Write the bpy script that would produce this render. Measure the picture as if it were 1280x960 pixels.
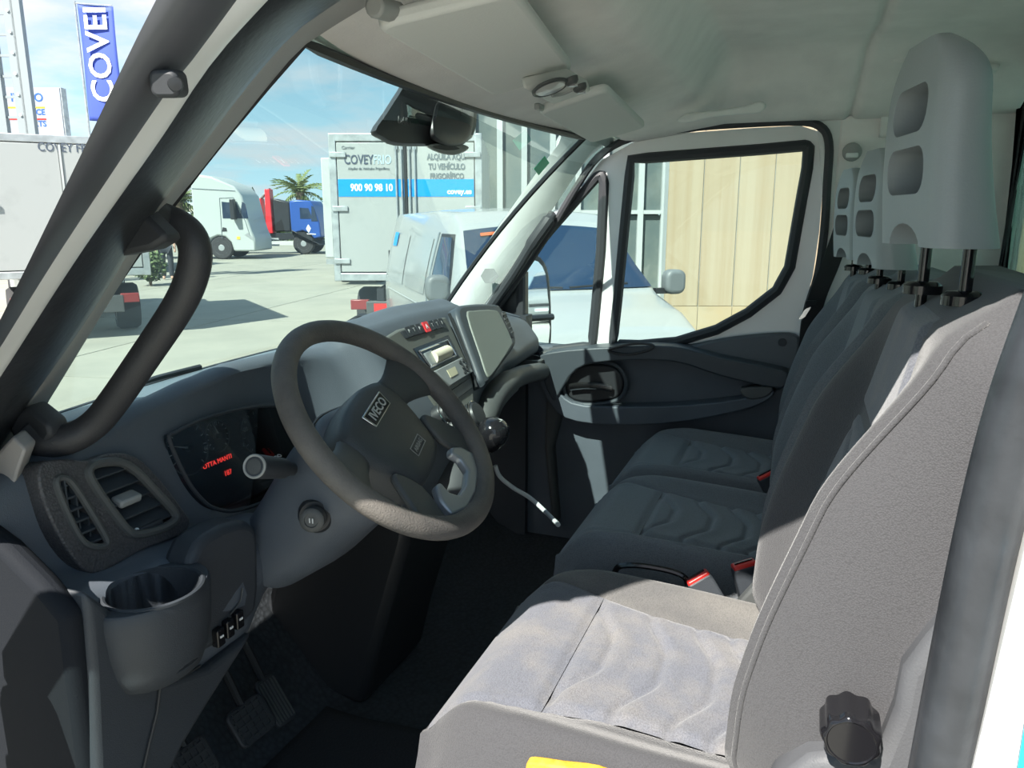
import bpy, bmesh, math, random
from math import sin, cos, tan, pi, radians, sqrt, hypot, atan2
from mathutils import Vector as V, Matrix, noise
from mathutils.bvhtree import BVHTree

for o in list(bpy.data.objects): bpy.data.objects.remove(o)
scene = bpy.context.scene
col = scene.collection
random.seed(7)

# ------------------------------------------------------------------ camera
# X = towards the rear of the van, Y = across to the passenger side, Z = up; cab floor at Z = 0, yard at GZ
GZ = -0.80
CAM = V((0.0, -0.48, 1.05)); YAW = radians(21.0); PITCH = radians(12.3); FPX = 963.0
Fv = V((-sin(YAW)*cos(PITCH), cos(YAW)*cos(PITCH), -sin(PITCH)))
Rv = V((cos(YAW), sin(YAW), 0.0)); Uv = Rv.cross(Fv)
HV = V((-sin(YAW), cos(YAW), 0.0))
cam_d = bpy.data.cameras.new('camera'); cam = bpy.data.objects.new('camera', cam_d); col.objects.link(cam)
cam_d.sensor_width = 36.0; cam_d.lens = FPX/1280*36.0; cam_d.clip_start = 0.02; cam_d.clip_end = 600
cam.matrix_world = Matrix.Translation(CAM) @ Matrix((Rv, Uv, -Fv)).transposed().to_4x4()
scene.camera = cam

def at(px, py, X=None, Y=None, Z=None, pl=None):
    """point of the place seen at a picture position, on a known plane"""
    d = Fv + Rv*((px-640)/FPX) - Uv*((py-480)/FPX)
    if pl is not None: t = (pl[0]-CAM).dot(pl[1])/d.dot(pl[1])
    elif X is not None: t = (X-CAM.x)/d.x
    elif Y is not None: t = (Y-CAM.y)/d.y
    else: t = (Z-CAM.z)/d.z
    return CAM + d*t
def side(px, py=270.0): return (px-640)/FPX/(cos(PITCH)+(480-py)/FPX*sin(PITCH))
def yard(px, depth, z=0.0, py=270.0):
    """ground point at a horizontal distance ahead"""
    p = CAM + (HV + Rv*side(px, py))*depth
    return V((p.x, p.y, GZ+z))

# ------------------------------------------------------------------ light
SUN_DIR = V((-0.20, -1.0, 1.12)).normalized()
sun_d = bpy.data.lights.new('sun', 'SUN'); sun_d.energy = 5.2; sun_d.angle = radians(0.6); sun_d.color = (1.0, 0.95, 0.87)
sun = bpy.data.objects.new('sun', sun_d); col.objects.link(sun)
sun.rotation_euler = SUN_DIR.to_track_quat('Z', 'Y').to_euler(); sun.location = (0, -5, 9)

world = bpy.data.worlds.new('sky'); scene.world = world; world.use_nodes = True
nt = world.node_tree; nt.nodes.clear()
def N(t, **k):
    n = nt.nodes.new(t)
    for a, b in k.items(): setattr(n, a, b)
    return n
L = lambda a, b: nt.links.new(a, b)
tc = N('ShaderNodeTexCoord'); sp = N('ShaderNodeSeparateXYZ'); L(tc.outputs['Generated'], sp.inputs[0])
mx = N('ShaderNodeMath', operation='MAXIMUM'); L(sp.outputs[2], mx.inputs[0]); mx.inputs[1].default_value = 0.0
ad = N('ShaderNodeMath', operation='ADD'); L(mx.outputs[0], ad.inputs[0]); ad.inputs[1].default_value = 0.16
dx = N('ShaderNodeMath', operation='DIVIDE'); L(sp.outputs[0], dx.inputs[0]); L(ad.outputs[0], dx.inputs[1])
dy = N('ShaderNodeMath', operation='DIVIDE'); L(sp.outputs[1], dy.inputs[0]); L(ad.outputs[0], dy.inputs[1])
cb = N('ShaderNodeCombineXYZ'); L(dx.outputs[0], cb.inputs[0]); L(dy.outputs[0], cb.inputs[1]); cb.inputs[2].default_value = 3.7
cn = N('ShaderNodeTexNoise'); cn.inputs['Scale'].default_value = 1.15; cn.inputs['Detail'].default_value = 7; cn.inputs['Roughness'].default_value = 0.55
L(cb.outputs[0], cn.inputs['Vector'])
cr = N('ShaderNodeValToRGB'); cr.color_ramp.elements[0].position = 0.44; cr.color_ramp.elements[1].position = 0.66
L(cn.outputs['Fac'], cr.inputs[0])
sk = N('ShaderNodeValToRGB'); e = sk.color_ramp.elements
e[0].position = 0.0; e[0].color = (0.34, 0.48, 0.55, 1)
e[1].position = 1.0; e[1].color = (0.06, 0.15, 0.28, 1)
q = sk.color_ramp.elements.new(0.3); q.color = (0.09, 0.22, 0.34, 1)
L(mx.outputs[0], sk.inputs[0])
mixc = N('ShaderNodeMix', data_type='RGBA'); L(cr.outputs[0], mixc.inputs[0]); L(sk.outputs[0], mixc.inputs[6]); mixc.inputs[7].default_value = (0.43, 0.415, 0.44, 1)
bg = N('ShaderNodeBackground'); bg.inputs[1].default_value = 1.0; L(mixc.outputs[2], bg.inputs[0])
wo = N('ShaderNodeOutputWorld'); L(bg.outputs[0], wo.inputs[0])

vs = scene.view_settings
vs.view_transform = 'Standard'; vs.look = 'None'; vs.exposure = 1.40; vs.gamma = 1.0; vs.use_curve_mapping = False

# ------------------------------------------------------------------ materials
MATS = {}
def mat(name, color, rough=0.5, metal=0.0, var=0.0, vscale=6.0, bump=0.0, bscale=300.0, col2=None, c2scale=3.0, c2pos=(0.45, 0.65),
        spec=0.5, emit=None, estr=1.0, coat=0.0, sheen=0.0, stretch=None, weave=0.0):
    if name in MATS: return MATS[name]
    m = bpy.data.materials.new(name); m.use_nodes = True; t = m.node_tree
    b = t.nodes['Principled BSDF']; c = (*color, 1.0)
    b.inputs['Base Color'].default_value = c; b.inputs['Roughness'].default_value = rough; b.inputs['Metallic'].default_value = metal
    b.inputs['Specular IOR Level'].default_value = spec
    b.inputs['Coat Weight'].default_value = coat; b.inputs['Sheen Weight'].default_value = sheen
    if emit: b.inputs['Emission Color'].default_value = (*emit, 1); b.inputs['Emission Strength'].default_value = estr
    co = t.nodes.new('ShaderNodeTexCoord'); src = co.outputs['Object']
    if stretch:
        mp = t.nodes.new('ShaderNodeMapping'); mp.inputs['Scale'].default_value = stretch
        t.links.new(src, mp.inputs[0]); src2 = mp.outputs[0]
    else: src2 = src
    last = None
    if var:
        n = t.nodes.new('ShaderNodeTexNoise'); n.inputs['Scale'].default_value = vscale; n.inputs['Detail'].default_value = 5
        t.links.new(src2, n.inputs['Vector'])
        r = t.nodes.new('ShaderNodeMapRange'); r.inputs[1].default_value = 0.3; r.inputs[2].default_value = 0.7
        r.inputs[3].default_value = 1-var; r.inputs[4].default_value = 1+var
        t.links.new(n.outputs['Fac'], r.inputs[0])
        mu = t.nodes.new('ShaderNodeMix'); mu.data_type = 'RGBA'; mu.blend_type = 'MULTIPLY'; mu.inputs[0].default_value = 1.0
        mu.inputs[6].default_value = c; t.links.new(r.outputs[0], mu.inputs[7]); last = mu.outputs[2]
    if col2:
        n = t.nodes.new('ShaderNodeTexNoise'); n.inputs['Scale'].default_value = c2scale; n.inputs['Detail'].default_value = 6; n.inputs['Roughness'].default_value = 0.6
        t.links.new(src2, n.inputs['Vector'])
        r = t.nodes.new('ShaderNodeMapRange'); r.inputs[1].default_value = c2pos[0]; r.inputs[2].default_value = c2pos[1]
        t.links.new(n.outputs['Fac'], r.inputs[0])
        mu = t.nodes.new('ShaderNodeMix'); mu.data_type = 'RGBA'; t.links.new(r.outputs[0], mu.inputs[0])
        if last: t.links.new(last, mu.inputs[6])
        else: mu.inputs[6].default_value = c
        mu.inputs[7].default_value = (*col2, 1); last = mu.outputs[2]
    h = None
    if weave:
        w1 = t.nodes.new('ShaderNodeTexVoronoi'); w1.inputs['Scale'].default_value = bscale
        t.links.new(src, w1.inputs['Vector']); h = w1.outputs['Distance']
        r = t.nodes.new('ShaderNodeMapRange'); r.inputs[1].default_value = 0.0; r.inputs[2].default_value = 0.8
        r.inputs[3].default_value = 1+weave; r.inputs[4].default_value = 1-weave
        t.links.new(h, r.inputs[0])
        mu = t.nodes.new('ShaderNodeMix'); mu.data_type = 'RGBA'; mu.blend_type = 'MULTIPLY'; mu.inputs[0].default_value = 1.0
        if last: t.links.new(last, mu.inputs[6])
        else: mu.inputs[6].default_value = c
        t.links.new(r.outputs[0], mu.inputs[7]); last = mu.outputs[2]
    if last: t.links.new(last, b.inputs['Base Color'])
    if bump:
        if h is None:
            n = t.nodes.new('ShaderNodeTexNoise'); n.inputs['Scale'].default_value = bscale; n.inputs['Detail'].default_value = 3
            t.links.new(src, n.inputs['Vector']); h = n.outputs['Fac']
        bm = t.nodes.new('ShaderNodeBump'); bm.inputs['Strength'].default_value = bump; bm.inputs['Distance'].default_value = 0.002
        t.links.new(h, bm.inputs['Height']); t.links.new(bm.outputs[0], b.inputs['Normal'])
    MATS[name] = m; return m
def glass(name, tint, refl=0.06, rough=0.0):
    if name in MATS: return MATS[name]
    m = bpy.data.materials.new(name); m.use_nodes = True; t = m.node_tree; t.nodes.clear()
    o = t.nodes.new('ShaderNodeOutputMaterial'); mi = t.nodes.new('ShaderNodeMixShader')
    tr = t.nodes.new('ShaderNodeBsdfTransparent'); tr.inputs[0].default_value = (*tint, 1)
    gl = t.nodes.new('ShaderNodeBsdfGlossy'); gl.inputs['Roughness'].default_value = rough
    fr = t.nodes.new('ShaderNodeLayerWeight'); fr.inputs[0].default_value = 0.25
    mr = t.nodes.new('ShaderNodeMapRange'); mr.inputs[3].default_value = refl*0.6; mr.inputs[4].default_value = min(1, refl*6)
    t.links.new(fr.outputs['Fresnel'], mr.inputs[0]); t.links.new(mr.outputs[0], mi.inputs[0])
    t.links.new(tr.outputs[0], mi.inputs[1]); t.links.new(gl.outputs[0], mi.inputs[2]); t.links.new(mi.outputs[0], o.inputs[0])
    MATS[name] = m; return m

plastic   = mat('dark grained plastic', (0.032, 0.038, 0.046), 0.55, bump=0.25, bscale=700, var=0.10, vscale=9)
plastic_t = mat('dash top plastic', (0.045, 0.055, 0.065), 0.45, bump=0.2, bscale=700)
plastic_g = mat('grey plastic', (0.070, 0.075, 0.075), 0.5, bump=0.2, bscale=600, var=0.08)
plastic_l = mat('light grey plastic', (0.30, 0.31, 0.30), 0.5, bump=0.1, bscale=500)
black     = mat('black plastic', (0.018, 0.020, 0.023), 0.45)
plastic_d = mat('dash plastic', (0.082, 0.097, 0.117), 0.5, bump=0.25, bscale=700, var=0.10, vscale=9)
plastic_shade = mat('shade dark panel plastic', (0.013, 0.015, 0.019), 0.75, spec=0.12, bump=0.2, bscale=600)  # near-black: shade on the door-side dash panel is put into the colour
gloss_blk = mat('gloss black', (0.01, 0.01, 0.012), 0.12)
rubber    = mat('black rubber', (0.028, 0.031, 0.036), 0.36, var=0.3, vscale=30, bump=0.2, bscale=120)
pillar_m  = mat('pillar cover plastic', (0.075, 0.078, 0.088), 0.42)
rubber_m  = mat('matt rubber', (0.034, 0.037, 0.042), 0.6)
white     = mat('white paint', (0.80, 0.81, 0.80), 0.25, coat=0.3, var=0.03)
white_w   = mat('weathered white', (0.44, 0.465, 0.46), 0.4, col2=(0.36, 0.39, 0.38), c2scale=1.6, c2pos=(0.5, 0.75))
trim_l    = mat('pillar trim', (0.74, 0.76, 0.74), 0.6, bump=0.15, bscale=500, var=0.04, vscale=20)
trim_t    = mat('taupe pillar trim', (0.34, 0.325, 0.315), 0.65, bump=0.15, bscale=500)
felt      = mat('headliner felt', (0.83, 0.80, 0.775), 0.95, bump=0.3, bscale=260, var=0.05, vscale=14)
felt_v    = mat('visor cloth', (0.66, 0.67, 0.645), 0.9, bump=0.15, bscale=300)
chrome    = mat('chrome', (0.7, 0.71, 0.72), 0.18, metal=1.0)
steel     = mat('galvanised steel', (0.42, 0.45, 0.46), 0.45, metal=0.6, var=0.2, vscale=8)
fab_c     = mat('seat insert cloth', (0.118, 0.125, 0.150), 0.95, weave=0.20, bscale=480, bump=0.35, col2=(0.170, 0.165, 0.166), c2scale=11.0, c2pos=(0.46, 0.70), sheen=0.2)
fab_b     = mat('seat bolster cloth', (0.085, 0.083, 0.085), 0.95, weave=0.2, bscale=700, bump=0.35, var=0.12, vscale=10, sheen=0.2)
fab_bw    = mat('worn bolster cloth', (0.125, 0.120, 0.113), 0.95, weave=0.20, bscale=520, bump=0.3, col2=(0.085, 0.084, 0.085), c2scale=5.0, c2pos=(0.45, 0.7), sheen=0.2)
fab_s     = mat('seat side cloth', (0.055, 0.055, 0.060), 0.95, weave=0.18, bscale=620, bump=0.35, sheen=0.2)
fab_d     = mat('dark seat cloth', (0.150, 0.163, 0.178), 0.95, weave=0.2, bscale=520, bump=0.35, sheen=0.15)
fab_d2    = mat('dark insert cloth', (0.165, 0.185, 0.205), 0.95, weave=0.2, bscale=600, bump=0.3, sheen=0.15)
leather   = mat('worn wheel leather', (0.135, 0.124, 0.112), 0.62, col2=(0.08, 0.077, 0.074), c2scale=9, c2pos=(0.40, 0.62), bump=0.5, bscale=420)
hr_pl     = mat('headrest foam', (0.29, 0.325, 0.33), 0.42, bump=0.12, bscale=400)
carpet    = mat('floor rubber', (0.030, 0.036, 0.042), 0.7, weave=0.3, bscale=90, bump=0.6)
red       = mat('red plastic', (0.62, 0.03, 0.025), 0.35)
foam      = mat('yellow foam', (0.50, 0.28, 0.02), 0.9, bump=0.8, bscale=150, col2=(0.6, 0.38, 0.06), c2scale=40)
webbing   = mat('belt webbing', (0.02, 0.021, 0.023), 0.8, bump=0.3, bscale=400)
g_wind    = glass('windscreen glass', (0.68, 0.82, 0.79), 0.03)
g_side    = glass('side glass', (0.82, 0.90, 0.88), 0.03)
g_clear   = glass('clear lens', (0.85, 0.88, 0.88), 0.22)
g_rear    = glass('rear window glass', (0.60, 0.76, 0.72), 0.10)
mirror_m  = mat('mirror', (0.85, 0.88, 0.90), 0.02, metal=1.0)

# ------------------------------------------------------------------ helpers
LOCAL = set()
def props(o, label=None, cat=None, group=None, kind=None):
    if label: o['label'] = label
    if cat: o['category'] = cat
    if group: o['group'] = group
    if kind: o['kind'] = kind
    return o
def thing(name, label, cat, loc, group=None, kind=None, local=False, rz=0.0):
    o = bpy.data.objects.new(name, None); col.objects.link(o); o.empty_display_size = 0.1
    o.location = loc; o.rotation_euler = (0, 0, rz)
    if local: LOCAL.add(o)
    return props(o, label, cat, group, kind)
def cat_rom(p0, p1, p2, p3, t):
    return 0.5*((2*p1) + (p2-p0)*t + (2*p0-5*p1+4*p2-p3)*t*t + (3*p1-p0-3*p2+p3)*t*t*t)
def smooth(pts, n=6, closed=False):
    pts = [V(p) for p in pts]; out = []; m = len(pts)
    for i in range(m if closed else m-1):
        if closed: a, b, c, d = pts[i-1], pts[i], pts[(i+1) % m], pts[(i+2) % m]
        else: a, b, c, d = pts[max(i-1, 0)], pts[i], pts[i+1], pts[min(i+2, m-1)]
        for k in range(n): out.append(cat_rom(a, b, c, d, k/n))
    if not closed: out.append(pts[-1])
    return out
def resample(pts, n):
    pts = [V(p) for p in pts]; d = [0]
    for a, b in zip(pts, pts[1:]): d.append(d[-1]+(b-a).length)
    out = []; j = 0
    for i in range(n):
        s = d[-1]*i/(n-1)
        while j < len(pts)-2 and d[j+1] < s: j += 1
        f = (s-d[j])/max(d[j+1]-d[j], 1e-9); out.append(pts[j].lerp(pts[j+1], f))
    return out
class MB:
    def __init__(s): s.v = []; s.f = []
    def add(s, v, f):
        k = len(s.v); s.v += [V(p) for p in v]; s.f += [tuple(i+k for i in q) for q in f]; return s
    def box(s, c, size, M=None):
        c = V(c); hx, hy, hz = size[0]/2, size[1]/2, size[2]/2
        vs_ = [V((x, y, z)) for x in (-hx, hx) for y in (-hy, hy) for z in (-hz, hz)]
        if M is not None: vs_ = [M @ p for p in vs_]
        return s.add([c+p for p in vs_], [(0, 1, 3, 2), (4, 6, 7, 5), (0, 4, 5, 1), (2, 3, 7, 6), (0, 2, 6, 4), (1, 5, 7, 3)])
    def loft(s, rings, caps=True, closed=True):
        n = len(rings[0]); k = len(s.v)
        for r in rings: s.v += [V(p) for p in r]
        for i in range(len(rings)-1):
            for j in range(n if closed else n-1):
                a = k+i*n+j; b = k+i*n+(j+1) % n; s.f.append((a, b, b+n, a+n))
        if caps:
            s.f.append(tuple(range(k+n-1, k-1, -1))); e = k+(len(rings)-1)*n; s.f.append(tuple(range(e, e+n)))
        return s
    def prism(s, ring, vec):
        vec = V(vec); return s.loft([ring, [V(p)+vec for p in ring]])
    def tube(s, path, r, n=10, closed=False, caps=True, flat=1.0, up=None):
        path = [V(p) for p in path]; m = len(path); rings = []
        rr = r if isinstance(r, (list, tuple)) else [r]*m
        prev = None
        for i, p in enumerate(path):
            if closed: t = path[(i+1) % m]-path[i-1]
            else: t = path[min(i+1, m-1)]-path[max(i-1, 0)]
            t.normalize()
            if prev is None:
                a = V(up) if up else (V((0, 0, 1)) if abs(t.z) < 0.9 else V((1, 0, 0)))
            else: a = prev
            a = (a-t*a.dot(t)).normalized(); b = t.cross(a); prev = a
            rings.append([p+(a*cos(2*pi*k/n)+b*(sin(2*pi*k/n)*flat))*rr[i] for k in range(n)])
        if closed: rings.append(rings[0]); return s.loft(rings, caps=False)
        return s.loft(rings, caps=caps)
    def lathe(s, c, axis, prof, n=24):
        c = V(c); axis = V(axis).normalized(); a = axis.orthogonal().normalized(); b = axis.cross(a)
        return s.loft([[c+axis*h+(a*cos(2*pi*k/n)+b*sin(2*pi*k/n))*max(r, 1e-4) for k in range(n)] for h, r in prof])
    def grid(s, fn, nu, nv):
        k = len(s.v)
        for i in range(nu+1):
            for j in range(nv+1): s.v.append(V(fn(i/nu, j/nv)))
        for i in range(nu):
            for j in range(nv):
                a = k+i*(nv+1)+j; s.f.append((a, a+1, a+nv+2, a+nv+1))
        return s
    def build(s, name, m, parent=None, sharp=35, bevel=0, seg=2, sub=0, solid=0, label=None, cat=None, group=None, kind=None, cut=None, flip=False, local=False):
        me = bpy.data.meshes.new(name); me.from_pydata([tuple(p) for p in s.v], [], s.f); me.update()
        bm = bmesh.new(); bm.from_mesh(me); bmesh.ops.remove_doubles(bm, verts=bm.verts, dist=1e-6)
        bmesh.ops.recalc_face_normals(bm, faces=bm.faces)
        if flip: bmesh.ops.reverse_faces(bm, faces=bm.faces)
        bm.to_mesh(me); bm.free()
        o = bpy.data.objects.new(name, me); col.objects.link(o)
        if cut:
            cs = []
            for c_ in cut:
                b = c_.build('cutter', m, local=True); cs.append(b)
                md = o.modifiers.new('cut', 'BOOLEAN'); md.operation = 'DIFFERENCE'; md.object = b; md.solver = 'EXACT'
            dg = bpy.context.evaluated_depsgraph_get(); nm = bpy.data.meshes.new_from_object(o.evaluated_get(dg))
            o.modifiers.clear(); o.data = nm; me = nm; me.name = name
            for b in cs: bpy.data.objects.remove(b)
        if parent is None and not local:
            xs = [p.co for p in me.vertices]
            base = V(((min(p.x for p in xs)+max(p.x for p in xs))/2, (min(p.y for p in xs)+max(p.y for p in xs))/2, min(p.z for p in xs)))
            me.transform(Matrix.Translation(-base)); o.location = base
        if solid:
            md = o.modifiers.new('thickness', 'SOLIDIFY'); md.thickness = solid; md.offset = -1
        if bevel:
            md = o.modifiers.new('bevel', 'BEVEL'); md.width = bevel; md.segments = seg; md.limit_method = 'ANGLE'; md.angle_limit = radians(40)
        if sub:
            md = o.modifiers.new('subdivision', 'SUBSURF'); md.levels = sub; md.render_levels = sub
        for p in me.polygons: p.use_smooth = True
        if sharp and not sub and not bevel: me.set_sharp_from_angle(angle=radians(sharp))
        elif bevel: me.set_sharp_from_angle(angle=radians(60))
        me.materials.clear(); me.materials.append(m)
        return hang(props(o, label, cat, group, kind), parent)
def hang(o, parent):
    if parent is not None:
        o.parent = parent
        if parent.type == 'EMPTY' and parent not in LOCAL: o.matrix_parent_inverse = parent.matrix_basis.inverted()
        elif parent.type == 'MESH' and parent.parent is None: o.matrix_parent_inverse = parent.matrix_basis.inverted()
    return o
def part(name, m, parent, fn, **k):
    b = MB(); fn(b); return b.build(name, m, parent, **k)
def text(s, size, m, parent, c, right, up, name='lettering', depth=0.001, align='CENTER', shear=0.0, sx=1.0, bold=0.0):
    cu = bpy.data.curves.new(name, 'FONT'); cu.body = s; cu.size = size; cu.align_x = align; cu.align_y = 'CENTER'; cu.extrude = depth/2; cu.shear = shear
    cu.offset = bold; cu.resolution_u = 3
    tmp = bpy.data.objects.new('tmp', cu); me = bpy.data.meshes.new_from_object(tmp)
    bpy.data.objects.remove(tmp)
    right = V(right).normalized(); up = V(up).normalized(); n = right.cross(up)
    M = Matrix((right*sx, up, n)).transposed().to_4x4(); M.translation = V(c)+n*(depth/2)
    me.transform(M); me.name = name
    o = bpy.data.objects.new(name, me); col.objects.link(o); me.materials.clear(); me.materials.append(m)
    return hang(o, parent)
def rrect(w, h, r, n=5):
    out = []
    for cx, cy, a0 in ((w/2-r, h/2-r, 0), (-w/2+r, h/2-r, 90), (-w/2+r, -h/2+r, 180), (w/2-r, -h/2+r, 270)):
        for k in range(n+1):
            a = radians(a0+90*k/n); out.append((cx+r*cos(a), cy+r*sin(a)))
    return out
def on(c, right, up, pts): return [V(c)+V(right)*a+V(up)*b for a, b in pts]
def slab(c, right, up, pts, t):
    """closed plate: outline pts in (right, up), thickness t along right x up, from the surface c"""
    right = V(right).normalized(); up = V(up).normalized(); n = right.cross(up)
    return MB().prism(on(c, right, up, pts), n*t)
def pxring(pts, n=4, **k): return smooth([at(x, y, **k) for x, y in pts], n, True)
def copy_tree(o, parent=None):
    c = o.copy(); col.objects.link(c); c.parent = parent
    if o in LOCAL: LOCAL.add(c)
    for ch in list(o.children): copy_tree(ch, c)
    return c
# ================================================================== THE SETTING: the van's cab
def struct(b, name, m, label, cat, **k): return b.build(name, m, None, label=label, cat=cat, kind='structure', **k)

# ---- floor, with the sloped toe board in front of the pedals
fl = MB()
prof = [(0.46, 0.0), (-0.86, 0.0), (-0.93, 0.03), (-1.10, 0.22), (-1.20, 0.62), (-1.24, 0.62), (-1.14, 0.18), (-0.95, -0.04), (0.46, -0.04)]
fl.loft([[V((x, y, z)) for x, z in prof] for y in (0.06, 1.86)])
floor = struct(fl, 'floor', carpet, 'black rubber covered cab floor rising to a toe board', 'floor')

# ---- headliner
def zceil(X, Y):
    t = min(1.0, abs(Y-0.955)/0.86)
    if X < -0.31: z = 1.25+(X+0.60)*0.30
    else:
        k = min(1, (X+0.31)/0.10); k = k*k*(3-2*k); z = 1.337+0.105*k
        k2 = max(0, (X-0.12)/0.32); z -= 0.03*k2*k2
    side = max(0, (t-0.66)/0.34)
    base = 1.285 if X > -0.31 else z-0.02
    s = side*side*(3-2*side)
    lim = 1.262+0.035*max(0, min(1, (X+0.50)/0.25))
    return z*(1-s)+min(z, lim)*s
def xfront(Y): return -0.615+0.045*((Y-0.93)/0.62)**2
cl = MB()
def cfn(u, v):
    Y = 0.06+1.79*v; X0 = xfront(Y); X = X0+(0.44-X0)*u
    z = zceil(X, Y)
    # seam of the rear headliner panel
    xs = 0.10+0.10*max(0, 1-abs(Y-1.80)/0.35)*-0.35
    z -= -0.012*math.exp(-((X-xs)/0.008)**2)
    # recess for the passenger grip and the visor bays
    return V((X, Y, z))
cl.grid(cfn, 130, 90)
ceiling = struct(cl, 'ceiling', felt, 'pale grey felt headliner over the cab', 'ceiling', sharp=0, solid=-0.02)

# ---- roof skin outside
rf = MB()
rf.grid(lambda u, v: V(((-0.665+0.075*(2*v-1)**2)*(1-u)+0.50*u, 0.02+1.84*v, 1.50-0.215*max(0, 1-u*3)**1.7-0.10*(abs(2*v-1))**5*min(1, 0.3+2*u))), 36, 24)
struct(rf, 'trim_1', white, 'white painted roof skin above the headliner', 'roof panel', sharp=0, solid=0.02)

# ---- windscreen
def wsp(u, v, off=0.0):
    Y = 0.27+1.32*v; k = 1-((Y-0.93)/0.66)**2
    Yt = 0.33+1.20*v; kt = 1-((Yt-0.93)/0.60)**2
    a = V((-1.035-0.07*k, Y, 0.757)); b = V((-0.575-0.04*kt, Yt, 1.250))
    p = a.lerp(b, u); p += V((-0.72, 0, 0.68))*(0.02*4*u*(1-u)+off); return p
ws = MB().grid(lambda u, v: wsp(-0.05+1.1*u, -0.04+1.22*v), 24, 40)
ws_o = struct(ws, 'window_1', g_wind, 'large tinted windscreen above the dashboard', 'windscreen', sharp=0)
edge = [wsp(0.0, i/30, -0.004) for i in range(31)] + [wsp(u/10, 1, -0.004) for u in range(1, 10)] + [wsp(1, 1-i/30, -0.004) for i in range(31)] + [wsp(1-u/10, 0, -0.004) for u in range(1, 10)]
MB().tube(edge, 0.007, 6, closed=True).build('ceramic_edge', black, ws_o)
# stickers on the glass
p = at(668, 196, pl=(wsp(0.85, 0.95), V((0.72, 0, -0.68))))
sticker = slab(p+V((0.022, -0.01, -0.022)), V((0, 1, 0)), V((0.68, 0, 0.72)), [(-0.034, -0.012), (0.034, -0.028), (0.034, 0.012), (-0.034, 0.028)], 0.0008)
sticker.build('inspection_sticker', mat('green film', (0.03, 0.52, 0.28), 0.5), None, label='small green sticker in the top corner of the windscreen', cat='sticker')

# ---- pillars of the near (driver's) door opening: bands traced at their own depth
def ln(pts): return [at(x, y, Y=Y) for x, y, Y in pts]
def band(A, B, t, bulge, n=40, nb=4):
    A = resample(smooth(A, 5), n); B = resample(smooth(B, 5), n); t = V(t); rings = []
    for a, b in zip(A, B):
        w = b-a; toC = (CAM-(a+b)/2).normalized(); r = []
        for k in range(nb+1):
            f = k/nb; r.append(a+w*f+toC*(bulge*sin(pi*f)))
        rings.append(r+[b+t, a+t])
    return MB().loft(rings)
lA = [(-150, 640, -0.02), (-60, 512, -0.02), (0, 400, -0.02), (98, 200, -0.02), (195, 0, -0.02), (300, -180, -0.015), (520, -420, 0.0)]
lB = [(-150, 700, 0.03), (-70, 545, 0.03), (0, 435, 0.03), (72, 319, 0.03), (201, 126, 0.03), (247, 67, 0.03), (300, -5, 0.035), (400, -130, 0.05), (640, -330, 0.06)]
lC = [(-80, 620, 0.06), (-40, 530, 0.06), (0, 472, 0.06), (99, 319, 0.06), (198, 178, 0.06), (264, 80, 0.06), (338, -3, 0.065), (450, -120, 0.07), (700, -300, 0.08)]
lD = [(-20, 600, 0.15), (0, 560, 0.15), (33, 508, 0.16), (110, 398, 0.165), (203, 252, 0.17), (339, 72, 0.18), (422, 3, 0.19), (560, -80, 0.16), (800, -200, 0.12)]
lE = [(0, 580, 0.26), (20, 556, 0.27), (48, 522, 0.28), (185, 300, 0.295), (250, 215, 0.305), (359, 79, 0.325), (403, 42, 0.335), (470, 0, 0.30), (600, -90, 0.22)]
A_, B_, C_, D_, E_ = [ln(x) for x in (lA, lB, lC, lD, lE)]
struct(band(A_, B_, (-0.057, 0.053, 0.0), 0.014, nb=10), 'trim_2', pillar_m, 'broad dark outer cover of the near windscreen pillar', 'pillar cover')
pil = struct(band(B_, C_, (-0.04, 0.04, 0.0), 0.0), 'trim_3', white, 'narrow white painted strip along the near windscreen pillar', 'pillar')
struct(band(C_, D_, (-0.05, 0.06, 0.03), 0.018, nb=8), 'trim_4', rubber, 'shiny black rubber door seal running up the near pillar', 'door seal')
struct(band(D_, E_, (-0.05, 0.02, 0.035), 0.004), 'trim_5', trim_t, 'taupe grey inner trim of the near windscreen pillar', 'pillar trim')
# rubber door stop on the outer cover
stp = at(219, 105, Y=0.01)
dst = thing('door_bump_stop', 'small square black rubber stop on the near pillar', 'bump stop', stp)
ns = (CAM-stp).normalized(); rs = Rv; us = ns.cross(rs).normalized()
slab(stp-ns*0.012, rs, us, rrect(0.022, 0.020, 0.006), 0.022).build('stop_block', rubber_m, dst, bevel=0.003)
MB().lathe(stp+ns*0.008, ns, [(0, 0.006), (0.004, 0.005), (0.0045, 0.001)], 14).build('stop_screw', black, dst)

# ---- rear door pillar, near side
bs = MB(); path = [V((0.09, 0.045, -0.1)), V((0.096, 0.045, 0.4)), V((0.107, 0.045, 0.69)), V((0.118, 0.045, 0.89)), V((0.134, 0.045, 1.0)), V((0.165, 0.05, 1.13)), V((0.165, 0.055, 1.26)), V((0.12, 0.06, 1.32)), V((0.03, 0.07, 1.345)), V((-0.1, 0.08, 1.35)), V((-0.25, 0.085, 1.33)), V((-0.36, 0.09, 1.30))]
bs.tube(smooth(path, 8), 0.0185, 12, flat=1.0)
struct(bs, 'trim_6', rubber, 'thick black rubber seal around the rear edge of the near door opening', 'door seal')
bw = MB()
bw.prism([V((x, 0.012, z)) for x, z in [(0.105, -0.65), (0.112, 0.4), (0.122, 0.69), (0.135, 0.89), (0.155, 1.0), (0.19, 1.15), (0.20, 1.45), (0.47, 1.45), (0.47, -0.65)]], (0, 0.06, 0)); struct(bw, 'wall_near', white, 'white painted door pillar at the right edge', 'pillar', bevel=0.02, seg=3)
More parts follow.
